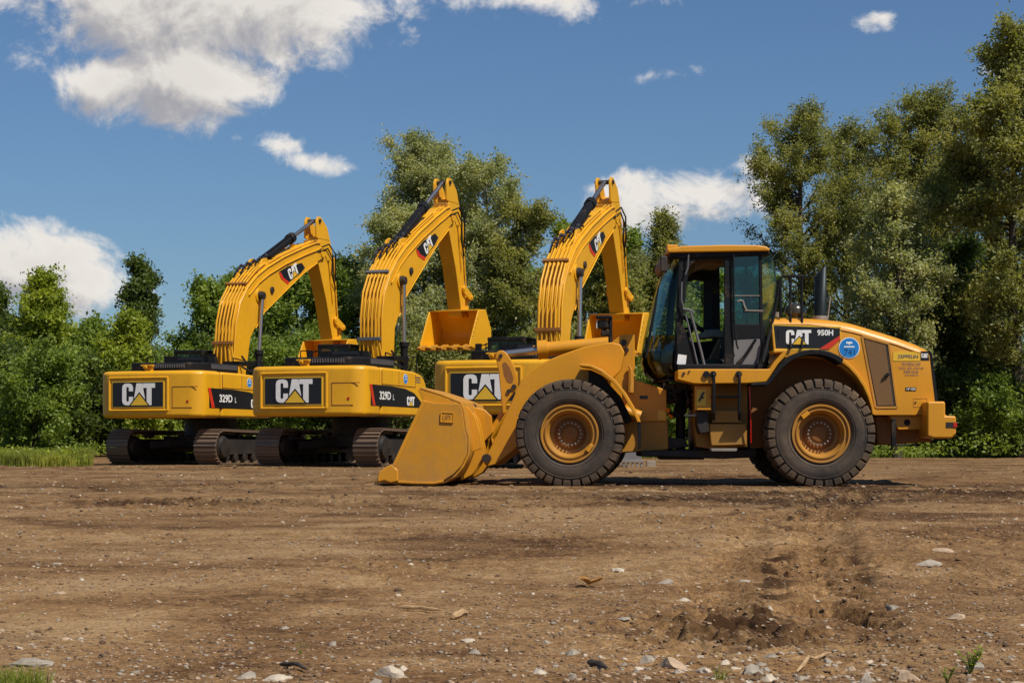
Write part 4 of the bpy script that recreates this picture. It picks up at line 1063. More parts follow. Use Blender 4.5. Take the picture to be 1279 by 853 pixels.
    front = [(837, 322, 862), (828.5, 345, 860), (821.5, 370, 857), (815.5, 395, 854), (810.5, 418, 852), (807, 438, 850), (806.5, 452, 849), (811, 465, 848), (824, 475, 848)]
    rows = []
    for (xf_, y, xb) in front:
        un, z = F1.uz((xf_, y), -.8); ub, _ = F1.uz((xb, y), -.8)
        row = []
        for i in range(13):
            th = math.pi * i / 12
            row.append((-.80 * math.copysign(abs(math.cos(th)) ** .55, math.cos(th)), ub + (un - ub) * (math.sin(th) ** .55 if th not in (0, math.pi) else 0), z))
        rows.append(row)
    mb = MB(); mb.sheet(rows[:6]); ws = mb.build('windscreen', M['glass'], cab, smooth=True, ang=60); ws.modifiers.new('solid', 'SOLIDIFY').thickness = .006
    mb = MB(); mb.sheet(rows[4:]); kick = mb.build('lower_windscreen', M['glass_dark'], cab, smooth=True, ang=60)
    kick.modifiers.new('solid', 'SOLIDIFY').thickness = .006
    mb = MB()
    for ri in (0, len(rows) - 1): mb.tube([Vector(p) for p in rows[ri]], .022, 6)
    mb.build('windscreen_seal', M['black'], cab, smooth=True)
    # interior
    mb = MB(); q = F1.uz((886, 440), 0); 
    mb.box((0, q[0] - .0, 1.68 + .02), (.55, .55, .14)); mb.box((0, q[0] - .26, 2.02), (.52, .14, .66), Matrix.Rotation(R_(8), 3, 'X'))
    seat = mb.build('seat', M['seat'], cab, bevel=.05, seg=3)
    mb = MB(); mb.prism(F1.uzs([(872, 418), (884, 411.5), (897, 411), (908, 417), (907, 423), (890, 422), (874, 424)], -.3), -.34, -.08)
    mb.build('armrest', M['grey'], seat, bevel=.03)
    mb = MB(); mb.box((.0, q[0] + .02, 1.45), (.5, .5, .4)); mb.build('seat_base', M['dark'], seat, bevel=.02)
    mb = MB(); a = F1.pt((853, 405), 0); mb.lathe([(0, 0), (0, .02)], (0, 0, 0), 8); mb = MB()
    ctr = Vector((0, a.y - .15, a.z)); pts = [ctr + Vector((.19 * math.cos(t), .19 * math.sin(t) * .8, .19 * math.sin(t) * .6)) for t in np.linspace(0, 2 * math.pi, 25)]
    mb.tube(pts, .018, 8, cap=False); mb.tube([ctr, ctr + Vector((0, .25, -.5))], .04, 8); mb.tube([pts[0], pts[12]], .015, 6)
    mb.build('steering_wheel', M['black'], cab, smooth=True)
    plate('console', [(846, 420), (866, 424), (872, 458), (846, 460)], -.45, .45, M['black'], cab, .04)
    plate('paper_notice', [(847, 442.3), (857.8, 443.8), (856.2, 456.6), (845.5, 454.5)], -.862, -.858, M['paper'], cab, 0)
    plate('front_quarter_panel', [(845, 415), (853, 405), (876, 458), (874, 462), (846, 462)], -.855, -.83, M['black'], cab, .004)
    mb = MB()
    mb.tube([F1.pt(p, -.88) for p in ((860, 318), (859, 335), (856, 343))], .013, 6)
    mb.tube([F1.pt(p, -.88) for p in ((851.5, 352), (851, 375), (855, 388), (862, 415), (872, 458))], .013, 6)
    mb.tube([F1.pt(p, -.90) for p in ((862, 388), (868, 410), (876, 440), (882, 466))], .02, 6)
    mb.tube([F1.pt(p, -.90) for p in ((853, 386), (864, 388), (866, 391))], .02, 6)
    mb.build('door_rail', M['grey'], cab, smooth=True)
    mb = MB(); mb.tube([F1.pt(p, -.87) for p in ((921, 377), (924, 375), (928, 376), (930, 383), (933, 388))], .013, 6)
    mb.tube([F1.pt(p, -.87) for p in ((916, 369.5), (949, 369.5))], .008, 5); mb.tube([F1.pt(p, -.87) for p in ((930, 388), (953, 388.5))], .012, 5)
    mb.build('window_latch', M['boltgrey'], cab, smooth=True)
    mb = MB()
    mb.tube([F1.pt(p, -.87) for p in ((944, 424), (930, 445), (920, 455))], .022, 6); mb.tube([F1.pt(p, -.87) for p in ((954, 424), (951, 440), (948, 456))], .018, 6)
    mb.tube([F1.pt(p, -.87) for p in ((916, 318), (917, 400), (920, 430), (922, 436))], .014, 6)
    mb.build('black_trim', M['black'], cab, smooth=True); mb = MB()
    mb.tube([F1.pt(p, -.0) for p in ((963.5, 318), (967, 335), (969, 352), (967.5, 372), (963, 398), (957, 430))], .014, 6)
    mb.build('black_trim', M['black'], cab, smooth=True)
    gq = [(963.5, 318), (967, 335), (969, 352), (967.5, 372), (963, 398), (958, 420), (951.5, 405), (950.5, 318)]
    mb = MB(); mb.prism(F1.uzs(gq, -.72), -.74, -.734); mb.build('rear_corner_glass', M['glass'], cab)
    mb = MB(); mb.prism(F1.uzs([(964, 318), (968.5, 340), (969, 352), (967.5, 372), (963, 398), (962, 398), (966.5, 372), (968, 352), (963, 318)], -.72), -.72, .72); mb.build('rear_window', M['glass'], cab)
    # wiper / mirror arms at the front
    mb = MB()
    mb.tube([F1.pt(p, -1.0) for p in ((822.5, 358), (818, 385), (812.5, 414))], [.010, .018, .026], 7)
    mb.tube([F1.pt(p, -.95) for p in ((812.5, 414), (809, 432), (806.5, 447))], .018, 6)
    mb.tube([F1.pt((822.5, 358), -1.0), F1.pt((836, 330), -.85)], .012, 6)
    mb.build('mirror_arm', M['black'], cab, smooth=True)
    mb = MB(); mb.box(F1.pt((829, 330), -.88), (.10, .10, .22)); mb.build('cab_mirror', M['dark'], cab, bevel=.02)
    mb = MB(); a = F1.pt((839, 310.5), -.6); mb.box(a, (.22, .16, .09)); mb.build('roof_lamp', Yw, cab, bevel=.02)
    # ================= front frame (steered slightly)
    def fplate(name, pts, r0, r1, mat, par=E, bev=.012, **kw): return plate(name, pts, r0, r1, mat, par, bev, X2, F2, **kw)
    fplate('tower', [(764, 427), (776, 418.3), (792.6, 418.3), (793, 474), (832.5, 487), (833, 526), (799, 526.5), (770, 520), (740, 500), (735, 470)], -.42, -.36, Yw)
    fplate('tower', [(764, 427), (776, 418.3), (792.6, 418.3), (793, 474), (832.5, 487), (833, 526), (799, 526.5), (770, 520), (740, 500), (735, 470)], .36, .42, Yw)
    fplate('tower_rib', [(776, 420), (784, 420), (784, 500), (776, 500)], -.36, .36, M['yellow_old'])
    fplate('front_frame', [(740, 515), (834, 522), (835, 562), (770, 566), (735, 560)], -.385, .385, M['yellow_old'], bev=.02)
    fplate('frame_hinge', [(828, 484), (846, 486), (850, 496), (846, 500), (828, 500)], -.3, .3, M['dark'])
    fplate('frame_hinge', [(828, 545), (856, 548), (860, 558), (828, 562)], -.3, .3, M['dark'])
    fplate('yellow_label', [(822, 512.5), (832.3, 512.5), (832.3, 524.5), (822, 524.5)], -.426, -.42, M['yellow_pale'], bev=0)
    fplate('black_label', [(799, 494), (809, 494), (809, 498.3), (799, 498.3)], -.426, -.42, M['decal'], bev=0)
    mb = MB()
    for (x, y, rr2) in ((779, 428, .045), (783, 437, .03), (771, 459, .05), (787, 485, .045), (786, 466, .03)):
        a = F2.pt((x, y), -.42); mb.tube([a, a - Vector((.03, 0, 0))], rr2, 14)
    mb.build('frame_pin', M['dark'], E, xf=X2, bevel=.004)
    mb = MB()
    mb.tube([F2.pt(p, -.47) for p in ((788, 462), (788, 478), (787.5, 490))], .045, 8); mb.tube([F2.pt(p, -.47) for p in ((786, 457), (792, 470))], .02, 6)
    mb.tube([F2.pt(p, -.46) for p in ((745, 455), (757, 442), (768, 432))], .022, 6); mb.tube([F2.pt(p, -.44) for p in ((748, 458), (760, 445), (770, 436))], .016, 6)
    mb.build('hydraulic_line', M['yellow_old'], E, xf=X2, smooth=True)
    mb = MB()
    mb.tube([F2.pt(p, -.50) for p in ((832, 510), (836, 513), (839, 522))], .03, 7)
    mb.build('amber_reflector', M['amber'], E, xf=X2, smooth=True)
    # lift arms
    arm = [(764, 427.5), (757, 428), (730, 433), (705, 441.5), (685, 449.5), (672, 456.5), (661, 464), (651, 474.5), (640, 499), (630, 521), (623, 537), (614, 556), (605, 572), (604, 578), (609, 583), (619, 580), (640, 564), (655, 549), (675, 528), (700, 508), (735, 492), (765, 474), (776, 462), (780, 440), (775, 430)]
    for (r0, r1) in ((-.70, -.60), (.60, .70)):
        fplate('lift_arm', arm if r0 < 0 else arm, r0, r1, Yw, bev=.02) if r0 < 0 else None
    q = F2.uzs(arm, -.70); mb = MB(); mb.prism(q, .60, .70); mb.build('lift_arm', Yw, E, xf=X2, bevel=.02)
    q0 = F2.uzs([(655, 478), (672, 478), (672, 500), (655, 500)], -.65); mb = MB(); mb.prism(q0, -.60, .60); mb.build('cross_tube', Yw, E, xf=X2, bevel=.05, seg=3)
    # lift cylinder between tower and arm
    mb = MB(); mb.tube([F2.pt((800, 520), -.52), F2.pt((740, 500), -.52)], .08, 14); mb.build('lift_cylinder', Yw, E, xf=X2, smooth=True)
    # bellcrank in the middle
    lever = [(624, 437.6), (628, 437.6), (632.6, 441), (638, 449), (642.5, 458), (645.5, 468), (647, 477), (644.5, 487), (638, 495.5), (633, 502), (631, 515), (628, 518), (626, 500), (624, 479), (622.5, 462), (618.8, 446), (619.5, 440.5)]
    for (r0, r1) in ((-.16, -.10), (.04, .10)): fplate('tilt_lever', lever, r0, r1, Yw, bev=.014)
    fplate('lever_web', [(622, 450), (640, 460), (643, 480), (628, 500), (625, 480)], -.10, .04, M['yellow_old'], bev=.01)
    slot = rounded([(627.5, 453), (632, 451.5), (637, 459), (641, 470), (640, 477), (635, 478.5), (629.5, 470)], .03)if False else [(627.5, 455), (629, 452.5), (632, 452.5), (636, 458), (639.5, 466), (641.3, 473), (640.5, 477.5), (637, 478.6), (633, 476), (629.5, 468)]
    fplate('lever_recess', slot, -.164, -.158, M['brown_in'], bev=0)
    mb = MB()
    for (x, y, rr2) in ((625.5, 444.5, .028), (635.5, 488.5, .03), (642, 483, .035)):
        a = F2.pt((x, y), -.16); mb.tube([a, a - Vector((.025, 0, 0))], rr2, 14)
    mb.build('lever_pin', M['dark'], E, xf=X2)
    r = -.03
    mb = MB(); mb.tube([F2.pt((674, 437), r), F2.pt((684, 436), r), F2.pt((684.2, 436), r), F2.pt((762, 429.5), r)], [.135, .135, .105, .10], 22)
    mb.tube([F2.pt((672, 437.3), r), F2.pt((675, 437), r)], .14, 22)
    tc_ = mb.build('tilt_cylinder', Yw, E, xf=X2, smooth=True, ang=50)
    mb = MB(); mb.tube([F2.pt((625.5, 443), r), F2.pt((674, 437.3), r)], .055, 16); mb.build('cylinder_rod', M['chrome'], tc_, xf=X2, smooth=True)
    mb = MB(); mb.tube([F2.pt((666, 433), r), F2.pt((700, 429), r), F2.pt((730, 427), r)], .016, 6); mb.build('cylinder_pipe', Yw, tc_, xf=X2, smooth=True)
    # front fender
    fo = [(723.5, 454.5), (738, 455.2), (752, 461.5), (768, 474), (781, 490), (791, 507), (797.5, 521), (799.5, 527)]
    fi = [(796, 527.5), (793.5, 521.5), (787, 508.5), (777.5, 492.5), (765, 477.5), (750, 465), (737, 458.8), (723.5, 457)]
    fplate('front_fender', fo + fi, -1.32, -.72, Yw, bev=.01)
    q = F2.uzs(fo + fi, -1.32); mb = MB(); mb.prism(q, .72, 1.32); mb.build('front_fender', Yw, E, xf=X2, bevel=.01)
    fplate('fender_flap', [(796, 527), (799.5, 527), (800.2, 545), (799, 561), (797, 561)], -1.30, -.74, M['black'], bev=.004)
    fplate('fender_bracket', [(735, 462), (752, 470), (775, 495), (790, 525), (782, 530), (760, 500), (735, 478)], -.80, -.70, M['dark'])
    # work lamp bracket on the tower
    mb = MB()
    mb.tube([F2.pt((762.3, 452), -.62), F2.pt((762.3, 425), -.62), F2.pt((762.3, 396), -.62)], .03, 8)
    mb.box(F2.pt((762, 449), -.58), (.12, .12, .12))
    hb = mb.build('lamp_bracket', M['black'], E, xf=X2, bevel=.008)
    mb = MB(); mb.box(F2.pt((754.5, 396.5), -.66), (.24, .22, .045)); mb.build('lamp_hood', M['black'], hb, xf=X2, bevel=.012)
    mb = MB(); mb.box(F2.pt((753.5, 405.5), -.66), (.2, .15, .13)); hl = mb.build('headlight', M['black'], hb, xf=X2, bevel=.03)
    mb = MB(); mb.box(F2.pt((756, 416), -.66), (.16, .12, .09)); mb.build('turn_signal', M['black'], hb, xf=X2, bevel=.02)
    mb = MB(); mb.box(F2.pt((752.2, 416), -.66), (.13, .012, .07)); mb.build('signal_lens', M['amber'], hb, xf=X2)
    mb = MB(); mb.box(F2.pt((745.7, 405.5), -.66), (.17, .015, .11)); mb.build('headlight_lens', M['lens'], hb, xf=X2)
    # ---- bucket
    shell = [(476, 600.5), (498, 601.5), (520, 602.8), (542, 603), (555, 600), (567, 592.3), (577, 581), (583.5, 566), (584, 547), (580.5, 537), (577.5, 513), (573.5, 503.6), (551, 494.5), (524, 485.8)]
    qo = F2.uzs(shell, -1.46); qi = []
    for i, p in enumerate(qo):
        a = Vector(qo[max(0, i - 1)]); b = Vector(qo[min(len(qo) - 1, i + 1)]); t = (b - a).normalized(); qi.append((p[0] - t.y * .035, p[1] + t.x * .035))
    mb = MB(); mb.prism(qo + qi[::-1], -1.44, 1.44); bk = mb.build('bucket', M['bucket'], E, xf=X2, bevel=.01, ang=40)
    plate_s = [(490.5, 579.5), (528.6, 500), (542, 503.4), (573.8, 504.3), (577.4, 513), (580.4, 537), (583.8, 547), (583.3, 566), (576.8, 580.8), (566.8, 591.6), (554.8, 599.4), (542, 602.3), (518, 601.8), (497, 600.6), (494, 590)]
    fplate('bucket_side', plate_s, -1.475, -1.435, M['bucket'], bk, .008)
    mb = MB(); mb.prism(F2.uzs(plate_s, -1.475), 1.435, 1.475); mb.build('bucket_side', Yw, bk, xf=X2, bevel=.008)
    fplate('bucket_gusset', [(528.6, 500.5), (523.5, 486.5), (551, 495), (573.5, 504.4), (542, 503.6)], -1.44, -1.42, Yw, bk, .004)
    # thin edge bands on the side plate
    mb = MB(); q = F2.uzs([(492, 582), (530, 500.5)], -1.475); mb.bar((-1.478, *q[0]), (-1.478, *q[1]), .03, .05)
    q = F2.uzs([(497, 601.5), (518, 602.6), (542, 603), (554, 600.6)], -1.475)
    for i in range(3): mb.bar((-1.478, *q[i]), (-1.478, *q[i + 1]), .03, .028)
    mb.build('edge_band', Yw, bk, xf=X2, bevel=.006)
    fplate('lifting_plate', [(551, 514.8), (566.5, 515.6), (566.2, 527.4), (550.5, 526.6)], -1.487, -1.475, Yw, bk, .003)
    mb = MB(); q = F2.uzs([(551, 514.8), (566.5, 515.6), (566.2, 527.4), (550.5, 526.6)], -1.487)
    for i in range(4): mb.bar((-1.490, *q[i]), (-1.490, *q[(i + 1) % 4]), .014, .014)
    mb.build('plate_rim', Yw, bk, xf=X2, bevel=.003)
    p = F2.pt((553.3, 524.2), -1.488); kf = 26.0 / FPX
    letters('LIFT', (-1.492, p.y, p.z), (0, -1, 0), (0, 0, 1), (-1, 0, 0), 6.5 * kf, M['yellow_old'], bk, xf=X2, name='raised_lettering', bold=.02, width=10.8 * kf)
    # spill guard and ears on the back
    fplate('spill_guard', [(524, 485.8), (521.8, 486.2), (527.5, 499.5), (529.8, 498.5)], -1.44, 1.44, Yw, bk, .006)
    for s in (-.66, .66):
        q = F2.uzs([(578, 512), (592, 516), (598, 524), (605, 556), (607, 566), (602, 578), (592, 592), (577, 600), (576, 592), (584, 575)], -.66)
        mb = MB(); mb.prism(q, s - .16, s - .11); mb.prism(q, s + .11, s + .16); mb.build('hinge_ear', Yw, bk, xf=X2, bevel=.012)
    q = F2.uzs([(578, 508), (592, 510), (612, 512), (618, 518), (620, 536), (600, 540), (582, 545)], 0.0)
    for s in (-.14, .06): mb = MB(); mb.prism(F2.uzs([(592, 508), (607, 512), (615, 520), (617, 540), (602, 556), (590, 552)], 0), s, s + .05); mb.build('tilt_ear', Yw, bk, xf=X2, bevel=.012)
    mb = MB(); q = F2.uzs([(577.5, 508), (584, 508), (592, 520), (600, 545), (600, 560), (585, 566)], -1.2); 
    for s in (-1.1, 1.05): mb = MB(); mb.prism(q, s, s + .05); mb.build('back_rib', Yw, bk, xf=X2, bevel=.01)
    mb = MB(); a = F2.pt((609, 572), -.66)
    for s in (-.66, .66): mb = MB(); mb.tube([(s - .22, a.y, a.z), (s + .22, a.y, a.z)], .06, 14); mb.build('bucket_pin', M['dark'], bk, xf=X2, smooth=True)
    mb = MB(); mb.tube([F2.pt((633, 512), -.03), F2.pt((612, 545), -.03)], .07, 12); mb.build('tilt_link', Yw, E, xf=X2, smooth=True)
    # cutting edge, corner adapter, teeth
    mb = MB(); mb.prism(F2.uzs([(468, 601), (500, 599), (500, 602.5), (468, 603.2)], -1.46), -1.46, 1.46); mb.build('cutting_edge', M['yellow_old'], bk, xf=X2, bevel=.005)
    for i in range(8):
        x = -1.43 + i * 2.86 / 7
        mb = MB(); mb.prism([(p[0], p[1]) for p in F2.uzs([(497.5, 601), (497.5, 587), (490, 579.5), (482, 583), (473.5, 589), (471.5, 596), (472, 602.5), (480, 600), (488, 603)], -1.46)], x - .065, x + .065)
        ad = mb.build('tooth_adapter', M['rust'] if i else Yw, bk, xf=X2, bevel=.02)
        q = F2.uzs([(477, 593), (477, 601), (456.5, 602.5), (457, 601)], -1.46); mb = MB()
        mb.add([(x - .06, *q[0]), (x + .06, *q[0]), (x - .06, *q[1]), (x + .06, *q[1]), (x - .035, *q[3]), (x + .035, *q[3]), (x - .035, *q[2]), (x + .035, *q[2])], [(0, 1, 3, 2), (4, 6, 7, 5), (0, 4, 5, 1), (2, 3, 7, 6), (0, 2, 6, 4), (1, 5, 7, 3)])
        mb.build('tooth', M['rust'], ad, xf=X2, bevel=.008)
    return E
M['glass_dark'] = glass('smoked_lower_glass', (.05, .04, .03), .04, .05)
build_loader()

# ------------------------------------------------------------------ stones, grit, sticks
rng = np.random.default_rng(11)
def ico():
    import bmesh
    bm = bmesh.new(); bmesh.ops.create_icosphere(bm, subdivisions=1, radius=1)
    v = np.array([x.co[:] for x in bm.verts]); f = np.array([[y.index for y in x.verts] for x in bm.faces]); bm.free(); return v, f
IV, IF = ico()
M['stone'] = plain('pale_limestone', (.38, .27, .175), .9, var=.25, vscale=25, bmp=.5)
M['stone_w'] = plain('whitish_stone', (.46, .385, .29), .9, var=.2, vscale=25, bmp=.5)
M['stone_g'] = plain('grey_stone', (.285, .24, .185), .9, var=.3, vscale=25, bmp=.5)
M['clod'] = plain('dark_soil_clod', (.10, .058, .03), .97, var=.4, vscale=25, bmp=.8)
M['clod2'] = plain('tan_soil_clod', (.19, .115, .06), .97, var=.35, vscale=25, bmp=.8)
M['wood'] = plain('dry_wood', (.42, .27, .13), .85, var=.3, vscale=30)

def scatter(name, n, mats, weights, smin, smax, label, py0=560, py1=862, a=.30, flat=.55, pw=1.0, keep=None, sink=.25):
    py = HY + (py0 - HY) + (py1 - py0) * rng.random(n) ** pw
    Y = CH * FPX / (py - HY); X = (rng.random(n) * 2 - 1) * a * (Y * .93 + 1)
    if keep is not None:
        k = keep(X, Y); X, Y = X[k], Y[k]; n = len(X)
    s = smin + (smax - smin) * rng.random(n) ** 3.5
    s = s * np.clip(Y / 14, .55, 2.0)
    v = IV[None] * (1 + .9 * (rng.random((n, len(IV), 1)) - .5))
    sc3 = np.stack([s * (.8 + .7 * rng.random(n)), s * (.8 + .5 * rng.random(n)), s * flat * (.5 + .8 * rng.random(n))], -1)
    v = v * sc3[:, None, :]
    an = rng.random(n) * 6.283; c, sn = np.cos(an)[:, None], np.sin(an)[:, None]
    x = v[..., 0] * c - v[..., 1] * sn + X[:, None]; y = v[..., 0] * sn + v[..., 1] * c + Y[:, None]
    z = v[..., 2] + (gh(X, Y) + sc3[:, 2] * sink)[:, None]
    co = np.stack([x, y, z], -1).reshape(-1, 3)
    f = (IF[None] + (np.arange(n) * len(IV))[:, None, None]).reshape(-1, 3)
    me = fastmesh(name, co, f)
    for m in mats: me.materials.append(m)
    mi = rng.choice(len(mats), n, p=weights).astype(np.int32)
    me.polygons.foreach_set('material_index', np.repeat(mi, len(IF)))
    o = bpy.data.objects.new(name, me); col.objects.link(o)
    return tag(o, label, name.replace('_', ' '), kind='stuff')
def clusters(X, Y):
    d = fbm(X * .5 + 5, Y * .3, 3, 77)
    w = sstep(.40, .66, d) + .22 + 1.2 * bump_at(X, Y, .9, 5.6, 1.4, 1.2) + .8 * (X > .2) * (Y < 9)
    return rng.random(len(X)) < w
scatter('gravel', 56000, [M['stone'], M['stone_w'], M['stone_g'], M['clod2']], [.17, .025, .10, .705], .002, .016, 'fine pale gravel scattered over the brown dirt', keep=clusters)
scatter('soil_crumbs', 30000, [M['clod'], M['clod2']], [.3, .7], .003, .022, 'loose dark crumbs of soil lying over the dirt', keep=lambda X, Y: rng.random(len(X)) < (.10 + .9 * np.clip(bump_at(X, Y, -3.1, 18.3, 1.7, 1.5) + bump_at(X, Y, 1.0, 19.5, 3, 1.2) + bump_at(X, Y, .72, 6.15, .5, .8) + bump_at(X, Y, 1.5, 24.3, 6, 1) + bump_at(X, Y, -5, 27, 6, 1.2) + bump_at(X, Y, -9, 43.8, 12, 2) + bump_at(X, Y, 4.5, 21, 2.5, 3), 0, 1)), flat=.6)

def stone(px, py, w, mat, label, h=.35, seed=0, name='stone', cat='stone', group=None, d=.75):
    X, Y = wpt(px, py); W = w * Y / FPX / 2; r = random.Random(seed + px)
    import bmesh
    bm = bmesh.new(); bmesh.ops.create_icosphere(bm, subdivisions=3, radius=1)
    ph = [r.uniform(0, 50) for _ in range(3)]
    from mathutils import noise as mn
    planes = [Vector((r.uniform(-1, 1), r.uniform(-1, 1), r.uniform(-.2, 1))).normalized() for _ in range(13)]
    offs_ = [r.uniform(.45, .8) for _ in planes]
    for v in bm.verts:
        c = v.co.copy()
        for p in planes:
            dd = c.dot(p) - offs_[planes.index(p)]
            if dd > 0: c -= p * dd
        c *= 1 + .16 * mn.noise(Vector((c.x * 2 + ph[0], c.y * 2 + ph[1], c.z * 2 + ph[2]))) + .12 * mn.noise(Vector((c.x * 7 + ph[0], c.y * 7, c.z * 7)))
        v.co = Vector((c.x * W * 1.3, c.y * W * 1.3 * d, c.z * W * h * 2))
    me = bpy.data.meshes.new(name); bm.to_mesh(me); bm.free(); me.materials.append(mat)
    me.shade_smooth(); me.set_sharp_from_angle(angle=R_(32))
    o = bpy.data.objects.new(name, me); col.objects.link(o)
    o.location = (X, Y, float(gh(X, Y)) + W * h * .12); o.rotation_euler = (0, r.uniform(-.08, .08), r.uniform(-.5, .5))
    return tag(o, label, cat, group)
SW, ST, SG = M['stone_w'], M['stone'], M['stone_g']
for i, (px, py, w, mt, lb, h) in enumerate([
    (842, 828, 36, ST, 'largest tan stone, half sunk among the rubble at the bottom of the photo', .40),
    (490, 838, 34, SW, 'broad pale stone left of centre along the bottom edge', .40),
    (307, 840, 30, SG, 'long grey slab beside a white chip near the bottom edge', .30),
    (350, 842, 34, SW, 'flat whitish slab just right of the long grey slab', .22),
    (470, 847, 20, SG, 'small blue grey stone touching the broad pale stone', .5),
    (1157, 704, 34, SG, 'flat grey flake lying alone on the dirt, right side', .16),
    (1177, 687, 24, ST, 'tan stone just behind the flat grey flake on the right', .30),
    (772, 711, 20, SW, 'whitish chip in the middle of the dirt, before the front tyre', .3),
    (831, 726, 20, SG, 'greyish chip to the right of the whitish chip in mid dirt', .28),
    (1025, 733, 24, ST, 'reddish tan flat stone inside the tyre track', .26),
    (927, 722, 20, SG, 'grey flat stone left of the tyre track', .25),
    (1197, 767, 28, ST, 'tan slab alone at the lower right of the dirt', .24),
    (855, 743, 18, SW, 'pale pebble a little below the greyish chip', .35),
    (1115, 755, 18, SG, 'grey pebble right of the churned tyre prints', .3),
    (880, 833, 22, SW, 'white grey stone right of the largest tan stone', .4),
    (936, 834, 26, SG, 'angular grey stone in the rubble strip, before the churned soil', .5),
    (812, 818, 22, SG, 'grey stone left of the largest tan stone', .45),
    (715, 811, 17, SG, 'small rounded grey stone at the left end of the rubble strip', .5),
    (1132, 844, 34, ST, 'rough tan stone by the green weed, lower right corner', .5),
    (1082, 848, 20, SG, 'upright angular grey stone left of the rough tan stone', .8),
    (855, 850, 22, SG, 'grey stone cut by the bottom edge under the rubble strip', .45),
    (780, 775, 22, SG, 'thin grey flake in front of the rubble, centre right', .16),
    (674, 836, 24, SW, 'pale cracked stone at the bottom, just right of centre', .35),
    (585, 794, 20, SW, 'white flat chip below the wooden splinter', .25),
    (75, 741, 18, ST, 'small tan flake on bare dirt at the left', .2),
    (72, 705, 13, SW, 'bright white chip on the left of the bare dirt', .35),
    (40, 826, 62, SG, 'long low grey stone beside the grass tuft, lower left corner', .2),
    (298, 813, 12, M['clod'], 'nearly black lump of soil on bare dirt, lower left', .8),
    (1215, 830, 22, SG, 'grey stone under the green weed in the lower right corner', .5),
    (1270, 850, 20, ST, 'tan stone at the very right of the bottom edge', .5),
    (960, 845, 22, SW, 'whitish stone between the dry stick and the bottom edge', .45),
    (905, 822, 16, SW, 'small white stone above the white grey stone', .5),
    (1000, 838, 18, SG, 'grey stone below the long dry stick', .45),
    (564, 845, 14, ST, 'small brown stone near the bottom, right of the broad pale stone', .5)]):
    stone(px, py, w, mt, lb, h, i, cat='stone' if mt is not M['clod'] else 'soil lump', group='loose stones on the dirt')
# more rubble of countable size, alike: one group
for i in range(120):
    px = random.uniform(690, 1120) if i < 85 else random.uniform(20, 1270); py = random.uniform(808, 852) if i < 85 else random.uniform(640, 850)
    w = random.uniform(6, 14) if py > 780 else random.uniform(4, 9)
    stone(px, py, w, random.choice([SW, ST, SG, SG]), 'small pale pebble lying on the brown dirt', random.uniform(.25, .6), 100 + i, 'pebble', 'pebble', 'small pebbles lying on the dirt')

def stick(p0, p1, w, mat, label, lift=.01):
    a = Vector((*wpt(*p0), 0)); b = Vector((*wpt(*p1), 0)); m = (a + b) / 2 + Vector((0, .01, 0))
    pts = []
    for i in range(7):
        t = i / 6; p = a.lerp(b, t) + Vector((0, math.sin(t * 5) * .006, 0)); p.z = float(gh(p.x, p.y)) + lift + .004 * math.sin(t * 3.1); pts.append(p)
    mb = MB(); mb.tube(pts, [w * .5, w, w * .9, w * .8, w * .9, w * .7, w * .3], 7)
    o = mb.build('stick', mat, None, smooth=True); return tag(o, label, 'stick')
stick((500, 757), (552, 760), .008, M['wood'], 'straight dry twig lying crosswise on the bare dirt, centre')
stick((566, 770), (584, 763), .014, M['wood'], 'short thick wooden splinter near the straight twig')
stick((350, 827), (384, 834), .007, M['bark'], 'dark thin twig above the flat whitish slab')
stick((995, 830), (1038, 803), .006, M['wood'], 'long pale dry stick slanting beside the churned soil')
stick((735, 823), (758, 832), .010, M['bark'], 'brown stubby stick in the rubble left of the tan stone')
# curled dry leaf
mb = MB(); X, Y = wpt(735, 728); z = float(gh(X, Y))
for k in range(3):
    an = k * 2.1; rows = []
    for i in range(7):
        t = i / 6; w = .022 * math.sin(math.pi * min(.98, t + .02)); cx_ = X + math.cos(an) * t * .06; cy_ = Y + math.sin(an) * t * .06
        rows.append([(cx_ - math.sin(an) * w * j, cy_ + math.cos(an) * w * j, z + .012 + .02 * t + .012 * abs(j)) for j in (-1, 0, 1)])
    mb.sheet(rows)
o = mb.build('dry_leaf', plain('dry_orange_leaf', (.45, .22, .05), .7), None, smooth=True); tag(o, 'curled orange brown dead leaf lying on the dirt', 'leaf')

Xp, Yp = wpt(790, 583.5)
G0 = empty('toothed_steel_plate', (Xp, Yp, float(gh(Xp, Yp)))); tag(G0, 'dark grey triangular steel plate with a toothed foot, behind the front tyre of the loader', 'steel plate')
k = Yp / FPX
mb = MB(); mb.prism([(0, 0)] * 0 or [(-13 * k, 6 * k), (12 * k, 6 * k), (9 * k, 16 * k), (1 * k, 26 * k), (-4 * k, 26 * k), (-13 * k, 10 * k)], -.05, .05, Matrix(((0, 1, 0, 0), (1, 0, 0, 0), (0, 0, 1, 0), (0, 0, 0, 1))))
mb.build('plate', M['greyl'], G0, bevel=.006)
mb = MB(); mb.box((0, 0, 7 * k), (28 * k, .2, 3 * k)); mb.build('foot', M['boltgrey'], G0, bevel=.004)
for i in range(5):
    mb = MB(); mb.box(((-11 + 5.6 * i) * k, -.02, 2.6 * k), (3 * k, .12, 6.4 * k)); mb.build('tooth', M['boltgrey'], G0, bevel=.004)
Xp, Yp = wpt(813, 582)
mb = MB(); mb.box((0, 0, .06), (.22, .2, .17)); o = mb.build('concrete_block', M['stone_g'], None, bevel=.012); o.location = (Xp, Yp, float(gh(Xp, Yp))); tag(o, 'small grey concrete block on the dirt, right of the toothed steel plate', 'block')

